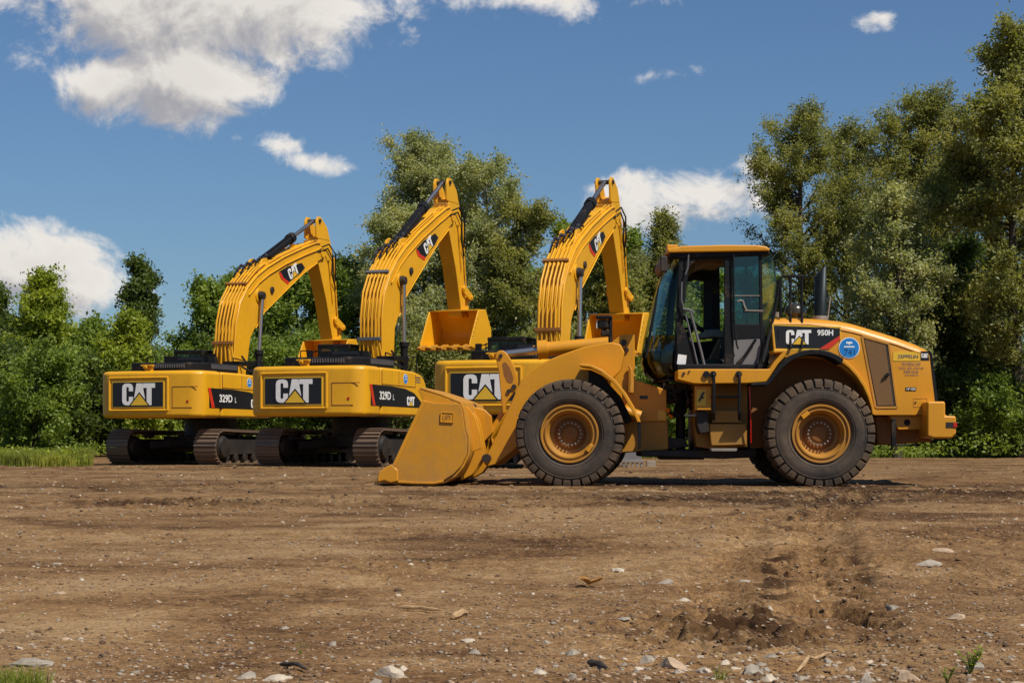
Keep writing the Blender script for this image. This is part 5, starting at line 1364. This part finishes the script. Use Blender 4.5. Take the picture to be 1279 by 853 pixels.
# ------------------------------------------------------------------ grass and weeds
def blades(name, X, Y, h, w, mat, label=None, lean=.35, kind='stuff', cat=None):
    n = len(X); z = gh(X, Y); an = rng.random(n) * 6.283; hh = h * (.45 + .8 * rng.random(n)); ww = w * (.6 + .8 * rng.random(n))
    ln = lean * hh * rng.random(n); la = rng.random(n) * 6.283
    dx, dy = np.cos(an) * ww, np.sin(an) * ww
    base = np.stack([X, Y, z - .01], -1)
    p = np.zeros((n, 5, 3)); p[:, 0] = base + np.stack([dx, dy, 0 * dx], -1); p[:, 1] = base - np.stack([dx, dy, 0 * dx], -1)
    mid = base + np.stack([np.cos(la) * ln * .3, np.sin(la) * ln * .3, hh * .55], -1)
    p[:, 2] = mid - np.stack([dx, dy, 0 * dx], -1) * .8; p[:, 3] = mid + np.stack([dx, dy, 0 * dx], -1) * .8
    p[:, 4] = base + np.stack([np.cos(la) * ln, np.sin(la) * ln, hh], -1)
    q = np.array([[0, 1, 2], [0, 2, 3], [3, 2, 4]]); f = (q[None] + (np.arange(n) * 5)[:, None, None]).reshape(-1, 3)
    me = fastmesh(name, p.reshape(-1, 3), f); me.materials.append(mat)
    o = bpy.data.objects.new(name, me); col.objects.link(o)
    return tag(o, label, cat, kind=kind) if label or kind else o
n = 90000
Y = 47.5 + 26 * rng.random(n) ** 1.3; X = -.33 * Y + (.33 - .219) * Y * rng.random(n)
k = fbm(X * .8, Y * .5, 3, 91) + rng.random(n) * .3 + sstep(47.3, 54, Y) * .45 > .80; X, Y = X[k], Y[k]
blades('grass', X, Y, .34, .012, LEAF['grass'], 'strip of bright green grass behind the dirt at the left', cat='grass')
n = 60000; Y = 66 + 14 * rng.random(n); X = -8 + 30 * rng.random(n)
blades('grass', X, Y, .38, .016, LEAF['mid'], 'taller weeds and grass along the foot of the trees behind the machines', cat='grass')
n = 9000; Y = 47.6 + 20 * rng.random(n); X = -.33 * Y + (.33 - .222) * Y * rng.random(n); Z = .05 + .55 * rng.random(n) * fbm(X, Y, 3, 92)
WX, WY, WZ = X, Y, Z
# corner tufts
def tuft(px, py, n, r, h, w, label, mat=LEAF['grass']):
    X0, Y0 = wpt(px, py); a = rng.random(n) * 6.283; d = r * rng.random(n) ** .7
    o = blades('grass_tuft', X0 + np.cos(a) * d * 1.3, Y0 + np.sin(a) * d, h, w, mat, None, lean=.9, kind=None)
    return tag(o, label, 'grass tuft')
tuft(14, 858, 700, .075, .062, .0015, 'tuft of yellow green grass in the lower left corner')
tuft(375, 803, 26, .02, .022, .0012, 'tiny sprig of grass on bare dirt, left of centre')
tuft(240, 838, 80, .05, .014, .0012, 'sparse low grass sprouting at the lower left of the dirt')
tuft(900, 842, 24, .012, .045, .0014, 'few thin blades rising from the rubble strip')
tuft(37, 768, 24, .03, .018, .0014, 'faint sprig of grass at the left edge of the dirt')
def weed(px, py, h, n, label):
    X0, Y0 = wpt(px, py); z0 = float(gh(X0, Y0)); r = random.Random(px); W = empty('weed', (X0, Y0, z0)); tag(W, label, 'weed')
    st = MB(); lf = MB()
    for k in range(n):
        a = r.uniform(0, 6.28); l = h * r.uniform(.5, 1); tip = Vector((math.cos(a) * l * .5, math.sin(a) * l * .3, l)); mid = tip * .5 + Vector((0, 0, l * .12))
        st.tube([Vector((0, 0, 0)), mid, tip], [.0016, .0013, .0008], 5)
        for j in range(6):
            t = .35 + .65 * j / 5; p = mid.lerp(tip, max(0, (t - .5) * 2)) if t > .5 else mid * (t * 2)
            b = a + (1.2 if j % 2 else -1.2) + r.uniform(-.5, .5); L = h * r.uniform(.16, .30)
            d = Vector((math.cos(b), math.sin(b), r.uniform(.1, .7))).normalized(); s = d.cross(Vector((0, 0, 1))).normalized()
            lf.add([p, p + d * L * .45 + s * L * .26, p + d * L, p + d * L * .45 - s * L * .26], [(0, 1, 2, 3)])
    st.build('stem', LEAF['mid'], W); lf.build('leaf', LEAF['bright'], W)
weed(1212, 836, .075, 12, 'broad leaved green weed growing among stones in the lower right corner')
weed(1183, 851, .045, 8, 'lower green sprig left of the broad leaved weed')
weed(375, 812, .02, 4, 'tiny leafy sprout on the bare dirt')
bpy.data.objects  # keep

# ------------------------------------------------------------------ trees
def leaf_mesh(name, C, size, mat, droop=0.0, asp=.5):
    n = len(C)
    d = rng.normal(size=(n, 3)); d[:, 2] = d[:, 2] * .7 - droop; d /= np.linalg.norm(d, axis=1, keepdims=True)
    e = rng.normal(size=(n, 3)); e -= d * (e * d).sum(1, keepdims=True); e /= np.linalg.norm(e, axis=1, keepdims=True)
    s = size * (.6 + .8 * rng.random((n, 1)))
    a = d * s * .5; b = e * s * asp * .5
    up = np.cross(d, e) * s * .12
    co = np.stack([C - a, C + b + up, C + a, C - b + up], 1).reshape(-1, 3)
    f = np.arange(n * 4).reshape(-1, 4)
    me = fastmesh(name, co, f); me.materials.append(mat)
    return me
def tree(px, top, Y, width, leaf, label, seed, cat='tree', base=.05, shape='round', nlimb=26, nleaf=36000, lsize=.16, rise=.55, bark='bark', group='trees standing behind the machines', lean=0, name='tree', gap=.5, csig=.032, zoff=0.0, trunk=1.0, low=1.0):
    r = np.random.default_rng(seed)
    if leaf in ('olive', 'silver') and name == 'tree': nlimb = int(nlimb * 1.4); nleaf = int(nleaf * 1.05); lsize *= .80; gap = min(.95, gap + .2)
    X = (px - CX) * Y / FPX; H = ((HY - top) * Y / FPX + CH) * 1.07; RW = width * Y / FPX / 2 * .88
    root = empty(name, (X, Y, float(gh(X, Y)) - .05)); tag(root, label, cat, group)
    mb = MB()
    tr0 = max(.05, H * .014) * trunk
    wob = [r.uniform(-1, 1) * .03 * H for _ in range(4)]
    def axis(t): return np.array([lean * H * t + wob[0] * math.sin(t * 3 + wob[1]), wob[2] * math.sin(t * 2.5 + wob[3]), H * .95 * t])
    T = np.linspace(0, .86, 12)
    mb.tube([Vector(axis(t)) for t in T], [tr0 * (1.25 if t == 0 else 1) * (1 - .93 * t) + .008 for t in T], 8)
    def env(t):   # envelope radius share by height share
        if shape == 'column': return .55 + .45 * math.sin(math.pi * min(1, t * 1.1)) if t < .75 else max(.10, (1 - t) * 2.6)
        if shape == 'cone': return max(.05, 1.1 * (1 - t) ** .95)
        if shape == 'bush': return math.sqrt(max(.02, 1 - (t - .35) ** 2 / .50))
        return max(.10, math.sin(math.pi * (.10 + .86 * t) ) ** .65)
    ends = []; wts = []
    for i in range(nlimb):
        t = base + (1 - base) * ((i + r.random()) / nlimb) ** .85; t = min(t, .985)
        a = r.random() * 6.283; L = RW * env((t - base) / (1 - base)) * r.uniform(.45, 1.25)
        p0 = axis(t * (.92 if rise > .3 else 1)); el = rise * (1.2 - .4 * t) * r.uniform(.6, 1.3)
        dirv = np.array([math.cos(a), math.sin(a), el]); 
        pts = []
        for k in range(6):
            s = k / 5; q = p0 + dirv * L * s + np.array([0, 0, L * (.22 * s * s if rise > .3 else -.18 * s * s)]) + r.normal(size=3) * L * .035 * (k > 0)
            pts.append(q)
        lr = tr0 * .42 * (1 - t * .75) + .006
        mb.tube([Vector(q) for q in pts], [lr * (1 - .85 * s / 5) for s in range(6)], 5, cap=False)
        nsub = 9
        for j in range(nsub):
            s = .25 + .75 * (j + r.random() * .8) / nsub; s = min(s, 1); ii = min(4, int(s * 5)); q = pts[ii] + (pts[ii + 1] - pts[ii]) * (s * 5 - ii)
            b = a + r.uniform(-1.5, 1.5); SL = L * r.uniform(.18, .42) * (1.1 - .4 * s) + .15
            e = q + np.array([math.cos(b), math.sin(b), r.uniform(-.25, .9) * (.5 + rise)]) * SL
            if j % 2 == 0: mb.tube([Vector(q), Vector(q + (e - q) * .5 + r.normal(size=3) * SL * .05), Vector(e)], [lr * .35, lr * .25, .004], 4, cap=False)
            if r.random() < gap * .5: continue
            ends.append((q, e, SL)); wts.append(SL * r.uniform(.5, 1.6))
    trunk_o = mb.build('trunk', M[bark], root, smooth=True)
    wts = np.array(wts); wts /= wts.sum(); m = r.multinomial(nleaf, wts)
    Cs = []
    for (q, e, SL), k in zip(ends, m):
        # leaves sit along short twigs that leave the branch outwards and upwards
        nt_ = max(4, k // 15); o_ = q + (e - q) * (r.random((nt_, 1)) ** .8 * 1.05) + r.normal(size=(nt_, 3)) * (csig * RW * .6 + .05)
        dv = (e - q) / SL * .7 + r.normal(size=(nt_, 3)) * .75 + np.array([0, 0, .25 + rise * .5]); dv /= np.linalg.norm(dv, axis=1, keepdims=True)
        ln = (.25 + .16 * SL + .9 * r.random((nt_, 1)) ** 2) * (.5 + RW * .16)
        idx = r.integers(0, nt_, k); u_ = r.random((k, 1))
        Cs.append(o_[idx] + dv[idx] * ln[idx] * u_ - np.array([0, 0, 1]) * (.22 * ln[idx] * u_ * u_) + r.normal(size=(k, 3)) * (.05 + lsize * .3))
    C = np.concatenate(Cs); C = C[C[:, 2] > .05]
    me = leaf_mesh('crown', C, lsize, LEAF[leaf], droop=.35)
    o = bpy.data.objects.new('crown', me); col.objects.link(o); o.parent = root
    return root
TREES = [
 # px, top, Y, width, leaf, label, shape, extra
 (-6, 352, 84, 60, 'dark', 'dark narrow poplar cut by the left edge of the photo', 'column', dict(nleaf=26000)),
 (52, 336, 72, 125, 'bright', 'tall bright green tree with ragged top, standing by the left edge', 'cone', dict(nleaf=52000, nlimb=40, base=.1, lsize=.15, gap=.8)),
 (172, 314, 90, 58, 'dark', 'tall slim dark poplar rising before the white cloud', 'column', dict(nleaf=42000, nlimb=44, lsize=.17)),
 (112, 398, 70, 100, 'mid', 'mid green young tree between the ragged tree and the slim poplar', 'cone', dict(nleaf=30000)),
 (160, 392, 68, 110, 'bright', 'bushy bright tree in front of the slim dark poplar', 'cone', dict(nleaf=36000)),
 (262, 349, 76, 120, 'mid', 'round green tree left of the first excavator boom', 'round', dict(nleaf=42000)),
 (308, 341, 82, 115, 'mid', 'round green tree framed by the first excavator boom', 'round', dict(nleaf=42000)),
 (368, 335, 78, 130, 'mid', 'leafy tree seen through the first excavator arm', 'round', dict(nleaf=46000)),
 (432, 322, 84, 110, 'dark', 'dark tree between the first arm and the second boom', 'round', dict(nleaf=42000)),
 (534, 166, 82, 140, 'silver', 'tallest silver leaved poplar, behind the middle excavator boom', 'round', dict(nleaf=120000, nlimb=64, lsize=.14, rise=.75, bark='bark_pale', base=.08, csig=.035)),
 (492, 262, 76, 125, 'silver', 'silvery tree left of the tallest poplar, around the middle boom', 'round', dict(nleaf=46000, rise=.7, bark='bark_pale')),
 (600, 190, 80, 150, 'silver', 'silver green poplar just right of the tallest one', 'round', dict(nleaf=90000, nlimb=54, rise=.7, lsize=.14, bark='bark_pale')),
 (652, 250, 78, 105, 'olive', 'olive green tree filling the gap between second and third boom', 'round', dict(nleaf=50000, rise=.7, bark='bark_pale')),
 (712, 272, 86, 100, 'mid', 'green tree right behind the third excavator boom', 'round', dict(nleaf=42000, rise=.7)),
 (735, 290, 80, 100, 'mid', 'mid green tree just right of the third boom foot', 'round', dict(nleaf=42000)),
 (762, 285, 76, 100, 'olive', 'olive tree seen inside the bend of the third boom', 'round', dict(nleaf=40000)),
 (826, 250, 80, 105, 'olive', 'slender pointed tree left of the loader cab roof', 'cone', dict(nleaf=76000, nlimb=56, rise=.7, base=.02, lsize=.14)),
 (792, 275, 88, 100, 'mid', 'green tree between third excavator arm and loader cab', 'cone', dict(nleaf=34000)),
 (880, 335, 82, 90, 'bright', 'low bright tree seen through the loader cab door', 'round', dict(nleaf=30000)),
 (935, 340, 86, 90, 'mid', 'low tree behind the rear window of the loader cab', 'round', dict(nleaf=30000)),
 (1003, 118, 74, 115, 'olive', 'feathery willow with rounded top, right of the loader cab', 'round', dict(nleaf=62000, nlimb=52, rise=.85, gap=.8, base=.18, lsize=.125, csig=.02)),
 (1062, 140, 80, 125, 'olive', 'feathery olive tree behind the loader exhaust', 'round', dict(nleaf=60000, nlimb=50, rise=.8, gap=.8, base=.15, lsize=.125, csig=.02)),
 (1150, 102, 72, 165, 'olive', 'broadest feathery willow above the loader hood', 'round', dict(nleaf=95000, nlimb=64, rise=.75, gap=.8, base=.16, lsize=.125, csig=.02)),
 (1120, 230, 66, 150, 'silver', 'pale leaved tree right above the loader hood', 'round', dict(nleaf=46000, rise=.5, gap=.7, base=.25, lsize=.15)),
 (1222, 140, 78, 135, 'olive', 'dark feathery tree right of the broadest willow', 'round', dict(nleaf=60000, nlimb=50, rise=.7, gap=.8, base=.14, lsize=.125, csig=.02)),
 (1280, 16, 66, 165, 'olive', 'tallest tree at the right edge, reaching nearly to the top', 'round', dict(nleaf=90000, nlimb=44, rise=.35, gap=.7, base=.2)),
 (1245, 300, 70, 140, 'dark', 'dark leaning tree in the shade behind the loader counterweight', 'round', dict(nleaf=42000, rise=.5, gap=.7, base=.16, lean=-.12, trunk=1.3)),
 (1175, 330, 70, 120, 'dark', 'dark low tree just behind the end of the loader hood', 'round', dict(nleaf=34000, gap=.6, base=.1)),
]
for i, (px, top, Y, w, lf, lb, shp, kw) in enumerate(TREES):
    tree(px, top, Y, w, lf, lb, 40 + i, shape=shp, **kw)
BUSH = [(-5, 440, 66, 110, 'dark', 'dark green bush at the left edge behind the grass'), (45, 455, 64, 110, 'mid', 'broad bright bush behind the grass strip at the left'), (95, 455, 67, 90, 'dark', 'taller bush just left of the first excavator'),
        (150, 470, 70, 100, 'bright', 'bright bush behind the first counterweight, left part'), (215, 460, 71, 110, 'mid', 'bush behind the first counterweight, right part'), (285, 440, 72, 100, 'dark', 'dark bush behind the foot of the first boom'),
        (345, 435, 71, 110, 'mid', 'bush between first and second excavators'), (410, 440, 73, 100, 'mid', 'bush behind the cab of the middle excavator'), (480, 450, 72, 110, 'dark', 'dark bush behind the foot of the middle boom'),
        (545, 430, 71, 110, 'olive', 'olive bush between the middle and the third excavators'), (620, 430, 74, 100, 'dark', 'dark bush behind the third counterweight'), (690, 420, 73, 110, 'olive', 'bush behind the loader lift arm'),
        (760, 420, 72, 100, 'olive', 'bush behind the loader front tower'), (830, 430, 70, 90, 'mid', 'green bush seen between loader cab and front frame'), (890, 400, 73, 110, 'mid', 'bush behind the loader steps'),
        (965, 400, 74, 100, 'dark', 'dark bush behind the loader rear window'), (1040, 420, 75, 110, 'dark', 'dark bush hidden behind the loader hood'), (1110, 440, 72, 110, 'dark', 'dark bush behind the loader rear tyre'),
        (1180, 470, 68, 90, 'dark', 'dark bush right of the loader counterweight'), (1235, 490, 66, 90, 'mid', 'low green bush under the trees at the right'), (1290, 470, 67, 100, 'dark', 'dark bush at the right edge')]
for i, (px, top, Y, w, lf, lb) in enumerate(BUSH):
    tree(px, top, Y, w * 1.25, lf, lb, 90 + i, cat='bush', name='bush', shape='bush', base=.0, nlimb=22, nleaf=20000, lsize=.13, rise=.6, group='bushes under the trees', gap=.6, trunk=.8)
me = leaf_mesh('broad_leaved_weeds', np.stack([WX, WY, WZ], -1), .10, LEAF['bright'])
o = bpy.data.objects.new('broad_leaved_weeds', me); col.objects.link(o); tag(o, 'broad leaved weeds mixed into the grass strip at the left', 'weeds', kind='stuff')
# dense undergrowth at the foot of the wood
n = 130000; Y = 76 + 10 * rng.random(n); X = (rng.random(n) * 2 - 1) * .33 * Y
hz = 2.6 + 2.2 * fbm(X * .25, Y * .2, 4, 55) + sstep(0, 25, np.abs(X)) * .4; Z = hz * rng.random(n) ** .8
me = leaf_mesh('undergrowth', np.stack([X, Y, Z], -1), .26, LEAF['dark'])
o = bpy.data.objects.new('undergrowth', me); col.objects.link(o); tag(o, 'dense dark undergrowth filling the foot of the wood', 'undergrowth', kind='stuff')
n = 16000; Y = 63 + 9 * rng.random(n); X = (rng.random(n) * 2 - 1) * .33 * Y; Z = .1 + .9 * fbm(X * .5, Y * .4, 3, 56) * rng.random(n)
k = (X < -5) | (X > -2); X, Y, Z = X[k], Y[k], Z[k]
me = leaf_mesh('undergrowth', np.stack([X, Y, Z + .1], -1), .15, LEAF['mid'])
o = bpy.data.objects.new('undergrowth', me); col.objects.link(o); tag(o, 'low leafy weeds along the edge of the dirt before the bushes', 'undergrowth', kind='stuff')
# ------------------------------------------------------------------ camera, sun, sky
cam = bpy.data.cameras.new('camera'); co = bpy.data.objects.new('camera', cam); col.objects.link(co)
co.location = (0, 0, CH); co.rotation_euler = (R_(90), 0, 0)
cam.sensor_width = 36; cam.lens = 36 * FPX / 1279
cam.shift_y = (HY - 426.5) / 1279; cam.shift_x = 0
cam.clip_end = 4000; cam.clip_start = .05
sc.camera = co
SX, SY, EL = math.sin(R_(44)), -math.cos(R_(44)), R_(54)
sd = Vector((SX * math.cos(EL), SY * math.cos(EL), math.sin(EL)))
L = bpy.data.lights.new('sun', 'SUN'); L.energy = 5.0; L.angle = R_(.53); L.color = (1, .94, .84)
lo = bpy.data.objects.new('sun', L); col.objects.link(lo); lo.rotation_euler = sd.to_track_quat('Z', 'Y').to_euler()

def build_world():
    w = bpy.data.worlds.new('World'); sc.world = w; w.use_nodes = True
    nt = w.node_tree; nt.nodes.clear()
    out = nd(nt, 'ShaderNodeOutputWorld')
    sky = nd(nt, 'ShaderNodeTexSky'); sky.sky_type = 'NISHITA'; sky.sun_disc = False
    sky.sun_elevation = EL; sky.sun_rotation = math.atan2(SX, SY); sky.air_density = 1.0; sky.dust_density = .6; sky.ozone_density = 2.2; sky.altitude = 100
    bg = nd(nt, 'ShaderNodeBackground'); bg.inputs[1].default_value = .071
    tint = nd(nt, 'ShaderNodeMix', data_type='RGBA', blend_type='MULTIPLY'); tint.inputs[0].default_value = 1; tint.inputs[7].default_value = (.70, .90, 1.12, 1)
    nt.links.new(sky.outputs[0], tint.inputs[6]); nt.links.new(tint.outputs[2], bg.inputs[0])
    tc = nd(nt, 'ShaderNodeTexCoord').outputs['Generated']
    sep = nd(nt, 'ShaderNodeSeparateXYZ'); nt.links.new(tc, sep.inputs[0])
    def mth(op, a, b=None, c=None, clamp=False):
        n = nd(nt, 'ShaderNodeMath', operation=op, use_clamp=clamp)
        for i, v in enumerate((a, b, c)):
            if v is None: continue
            if isinstance(v, (int, float)): n.inputs[i].default_value = v
            else: nt.links.new(v, n.inputs[i])
        return n.outputs[0]
    yy = mth('MAXIMUM', sep.outputs[1], .02)
    A = mth('DIVIDE', sep.outputs[0], yy); B = mth('DIVIDE', sep.outputs[2], yy)
    # cloud banks: bearing, height, half sizes, tilt (all as slopes from the viewer)
    K = [(250, 12, 235, 82, 0, 1.7), (225, 92, 125, 70, 0, 1.6), (125, 104, 52, 46, 0, 1.3), (385, 22, 120, 44, 0, .95), (315, 116, 45, 10, 0, .6), (40, 8, 70, 34, 0, .8),
         (345, 182, 50, 18, 8, .9), (392, 205, 52, 18, 12, .9), (432, 211, 14, 9, 0, .5), (300, 172, 14, 10, 0, .5), (212, 170, 18, 9, 0, .35),
         (55, 335, 122, 52, 4, 1.5), (10, 318, 70, 40, 0, 1.1), (112, 352, 74, 44, 0, 1.1), (190, 368, 26, 18, 0, .6),
         (868, 240, 125, 38, -2, 1.15), (850, 262, 110, 30, 0, .9), (938, 212, 48, 20, 0, .85), (745, 236, 22, 9, 0, .45), (812, 222, 60, 16, 0, .7),
         (665, 0, 120, 24, 0, .75), (620, 24, 22, 24, 10, .45), (770, 0, 70, 10, 0, .4), (1100, 22, 26, 12, -20, .5), (805, 97, 60, 9, -8, .28), (1245, 82, 22, 12, 0, .42)]
    def density(A, B, det):
        cv = nd(nt, 'ShaderNodeCombineXYZ'); nt.links.new(A, cv.inputs[0]); nt.links.new(B, cv.inputs[1])
        n = noise(nt, 26, det, .62, cv.outputs[0], .35); n.inputs['Lacunarity'].default_value = 2.1
        acc = None
        for (px, py, rx, ry, tl, s) in K:
            a0 = (px - CX) / FPX; b0 = (HY - py) / FPX; t = R_(-tl); ca, sa = math.cos(t), math.sin(t)
            dx = mth('SUBTRACT', A, a0); dy = mth('SUBTRACT', B, b0)
            u = mth('ADD', mth('MULTIPLY', dx, ca * FPX / rx), mth('MULTIPLY', dy, sa * FPX / rx))
            v = mth('ADD', mth('MULTIPLY', dx, -sa * FPX / ry), mth('MULTIPLY', dy, ca * FPX / ry))
            d = mth('ADD', mth('MULTIPLY', u, u), mth('MULTIPLY', v, v))
            e = mth('MULTIPLY', mth('SUBTRACT', 1.25, mth('SQRT', d)), s)
            acc = e if acc is None else mth('SMOOTH_MAX', acc, e, .12)
        return mth('ADD', acc, mth('MULTIPLY', mth('SUBTRACT', n.outputs['Fac'], .55), 3.1))
    d0 = density(A, B, 9)
    A1 = mth('ADD', A, .010); B1 = mth('ADD', B, .013)
    d1 = density(A1, B1, 4)
    al = nd(nt, 'ShaderNodeMapRange', interpolation_type='SMOOTHSTEP'); al.inputs[1].default_value = .0; al.inputs[2].default_value = .75; nt.links.new(d0, al.inputs[0])
    front = mth('GREATER_THAN', sep.outputs[1], .05); up = mth('GREATER_THAN', sep.outputs[2], 0.0)
    alpha = mth('MULTIPLY', mth('MULTIPLY', al.outputs[0], front), up)
    shd = nd(nt, 'ShaderNodeMapRange', interpolation_type='SMOOTHSTEP'); shd.inputs[1].default_value = -.95; shd.inputs[2].default_value = .5
    nt.links.new(mth('SUBTRACT', d0, d1), shd.inputs[0])
    thin = nd(nt, 'ShaderNodeMapRange'); thin.inputs[1].default_value = .2; thin.inputs[2].default_value = 1.5; thin.inputs[3].default_value = 1.0; thin.inputs[4].default_value = .86; nt.links.new(d0, thin.inputs[0])
    cr = ramp(nt, shd.outputs[0], [(.0, (.40, .40, .44)), (.5, (.62, .60, .59)), (1.0, (.88, .84, .79))])
    sc_ = nd(nt, 'ShaderNodeVectorMath', operation='SCALE'); nt.links.new(cr.outputs[0], sc_.inputs[0]); nt.links.new(thin.outputs[0], sc_.inputs['Scale'])
    bc = nd(nt, 'ShaderNodeBackground'); bc.inputs[1].default_value = 1.0; nt.links.new(sc_.outputs[0], bc.inputs[0])
    mx = nd(nt, 'ShaderNodeMixShader'); nt.links.new(alpha, mx.inputs[0]); nt.links.new(bg.outputs[0], mx.inputs[1]); nt.links.new(bc.outputs[0], mx.inputs[2])
    nt.links.new(mx.outputs[0], out.inputs[0])
build_world()
sc.view_settings.view_transform = 'Standard'; sc.view_settings.look = 'None'; sc.view_settings.gamma = 1; sc.view_settings.use_curve_mapping = False
sc.view_settings.exposure = 0
sc.render.engine = 'CYCLES'
sc.cycles.max_bounces = 6; sc.cycles.transparent_max_bounces = 8; sc.cycles.diffuse_bounces = 3; sc.cycles.glossy_bounces = 3
sc.cycles.use_denoising = True
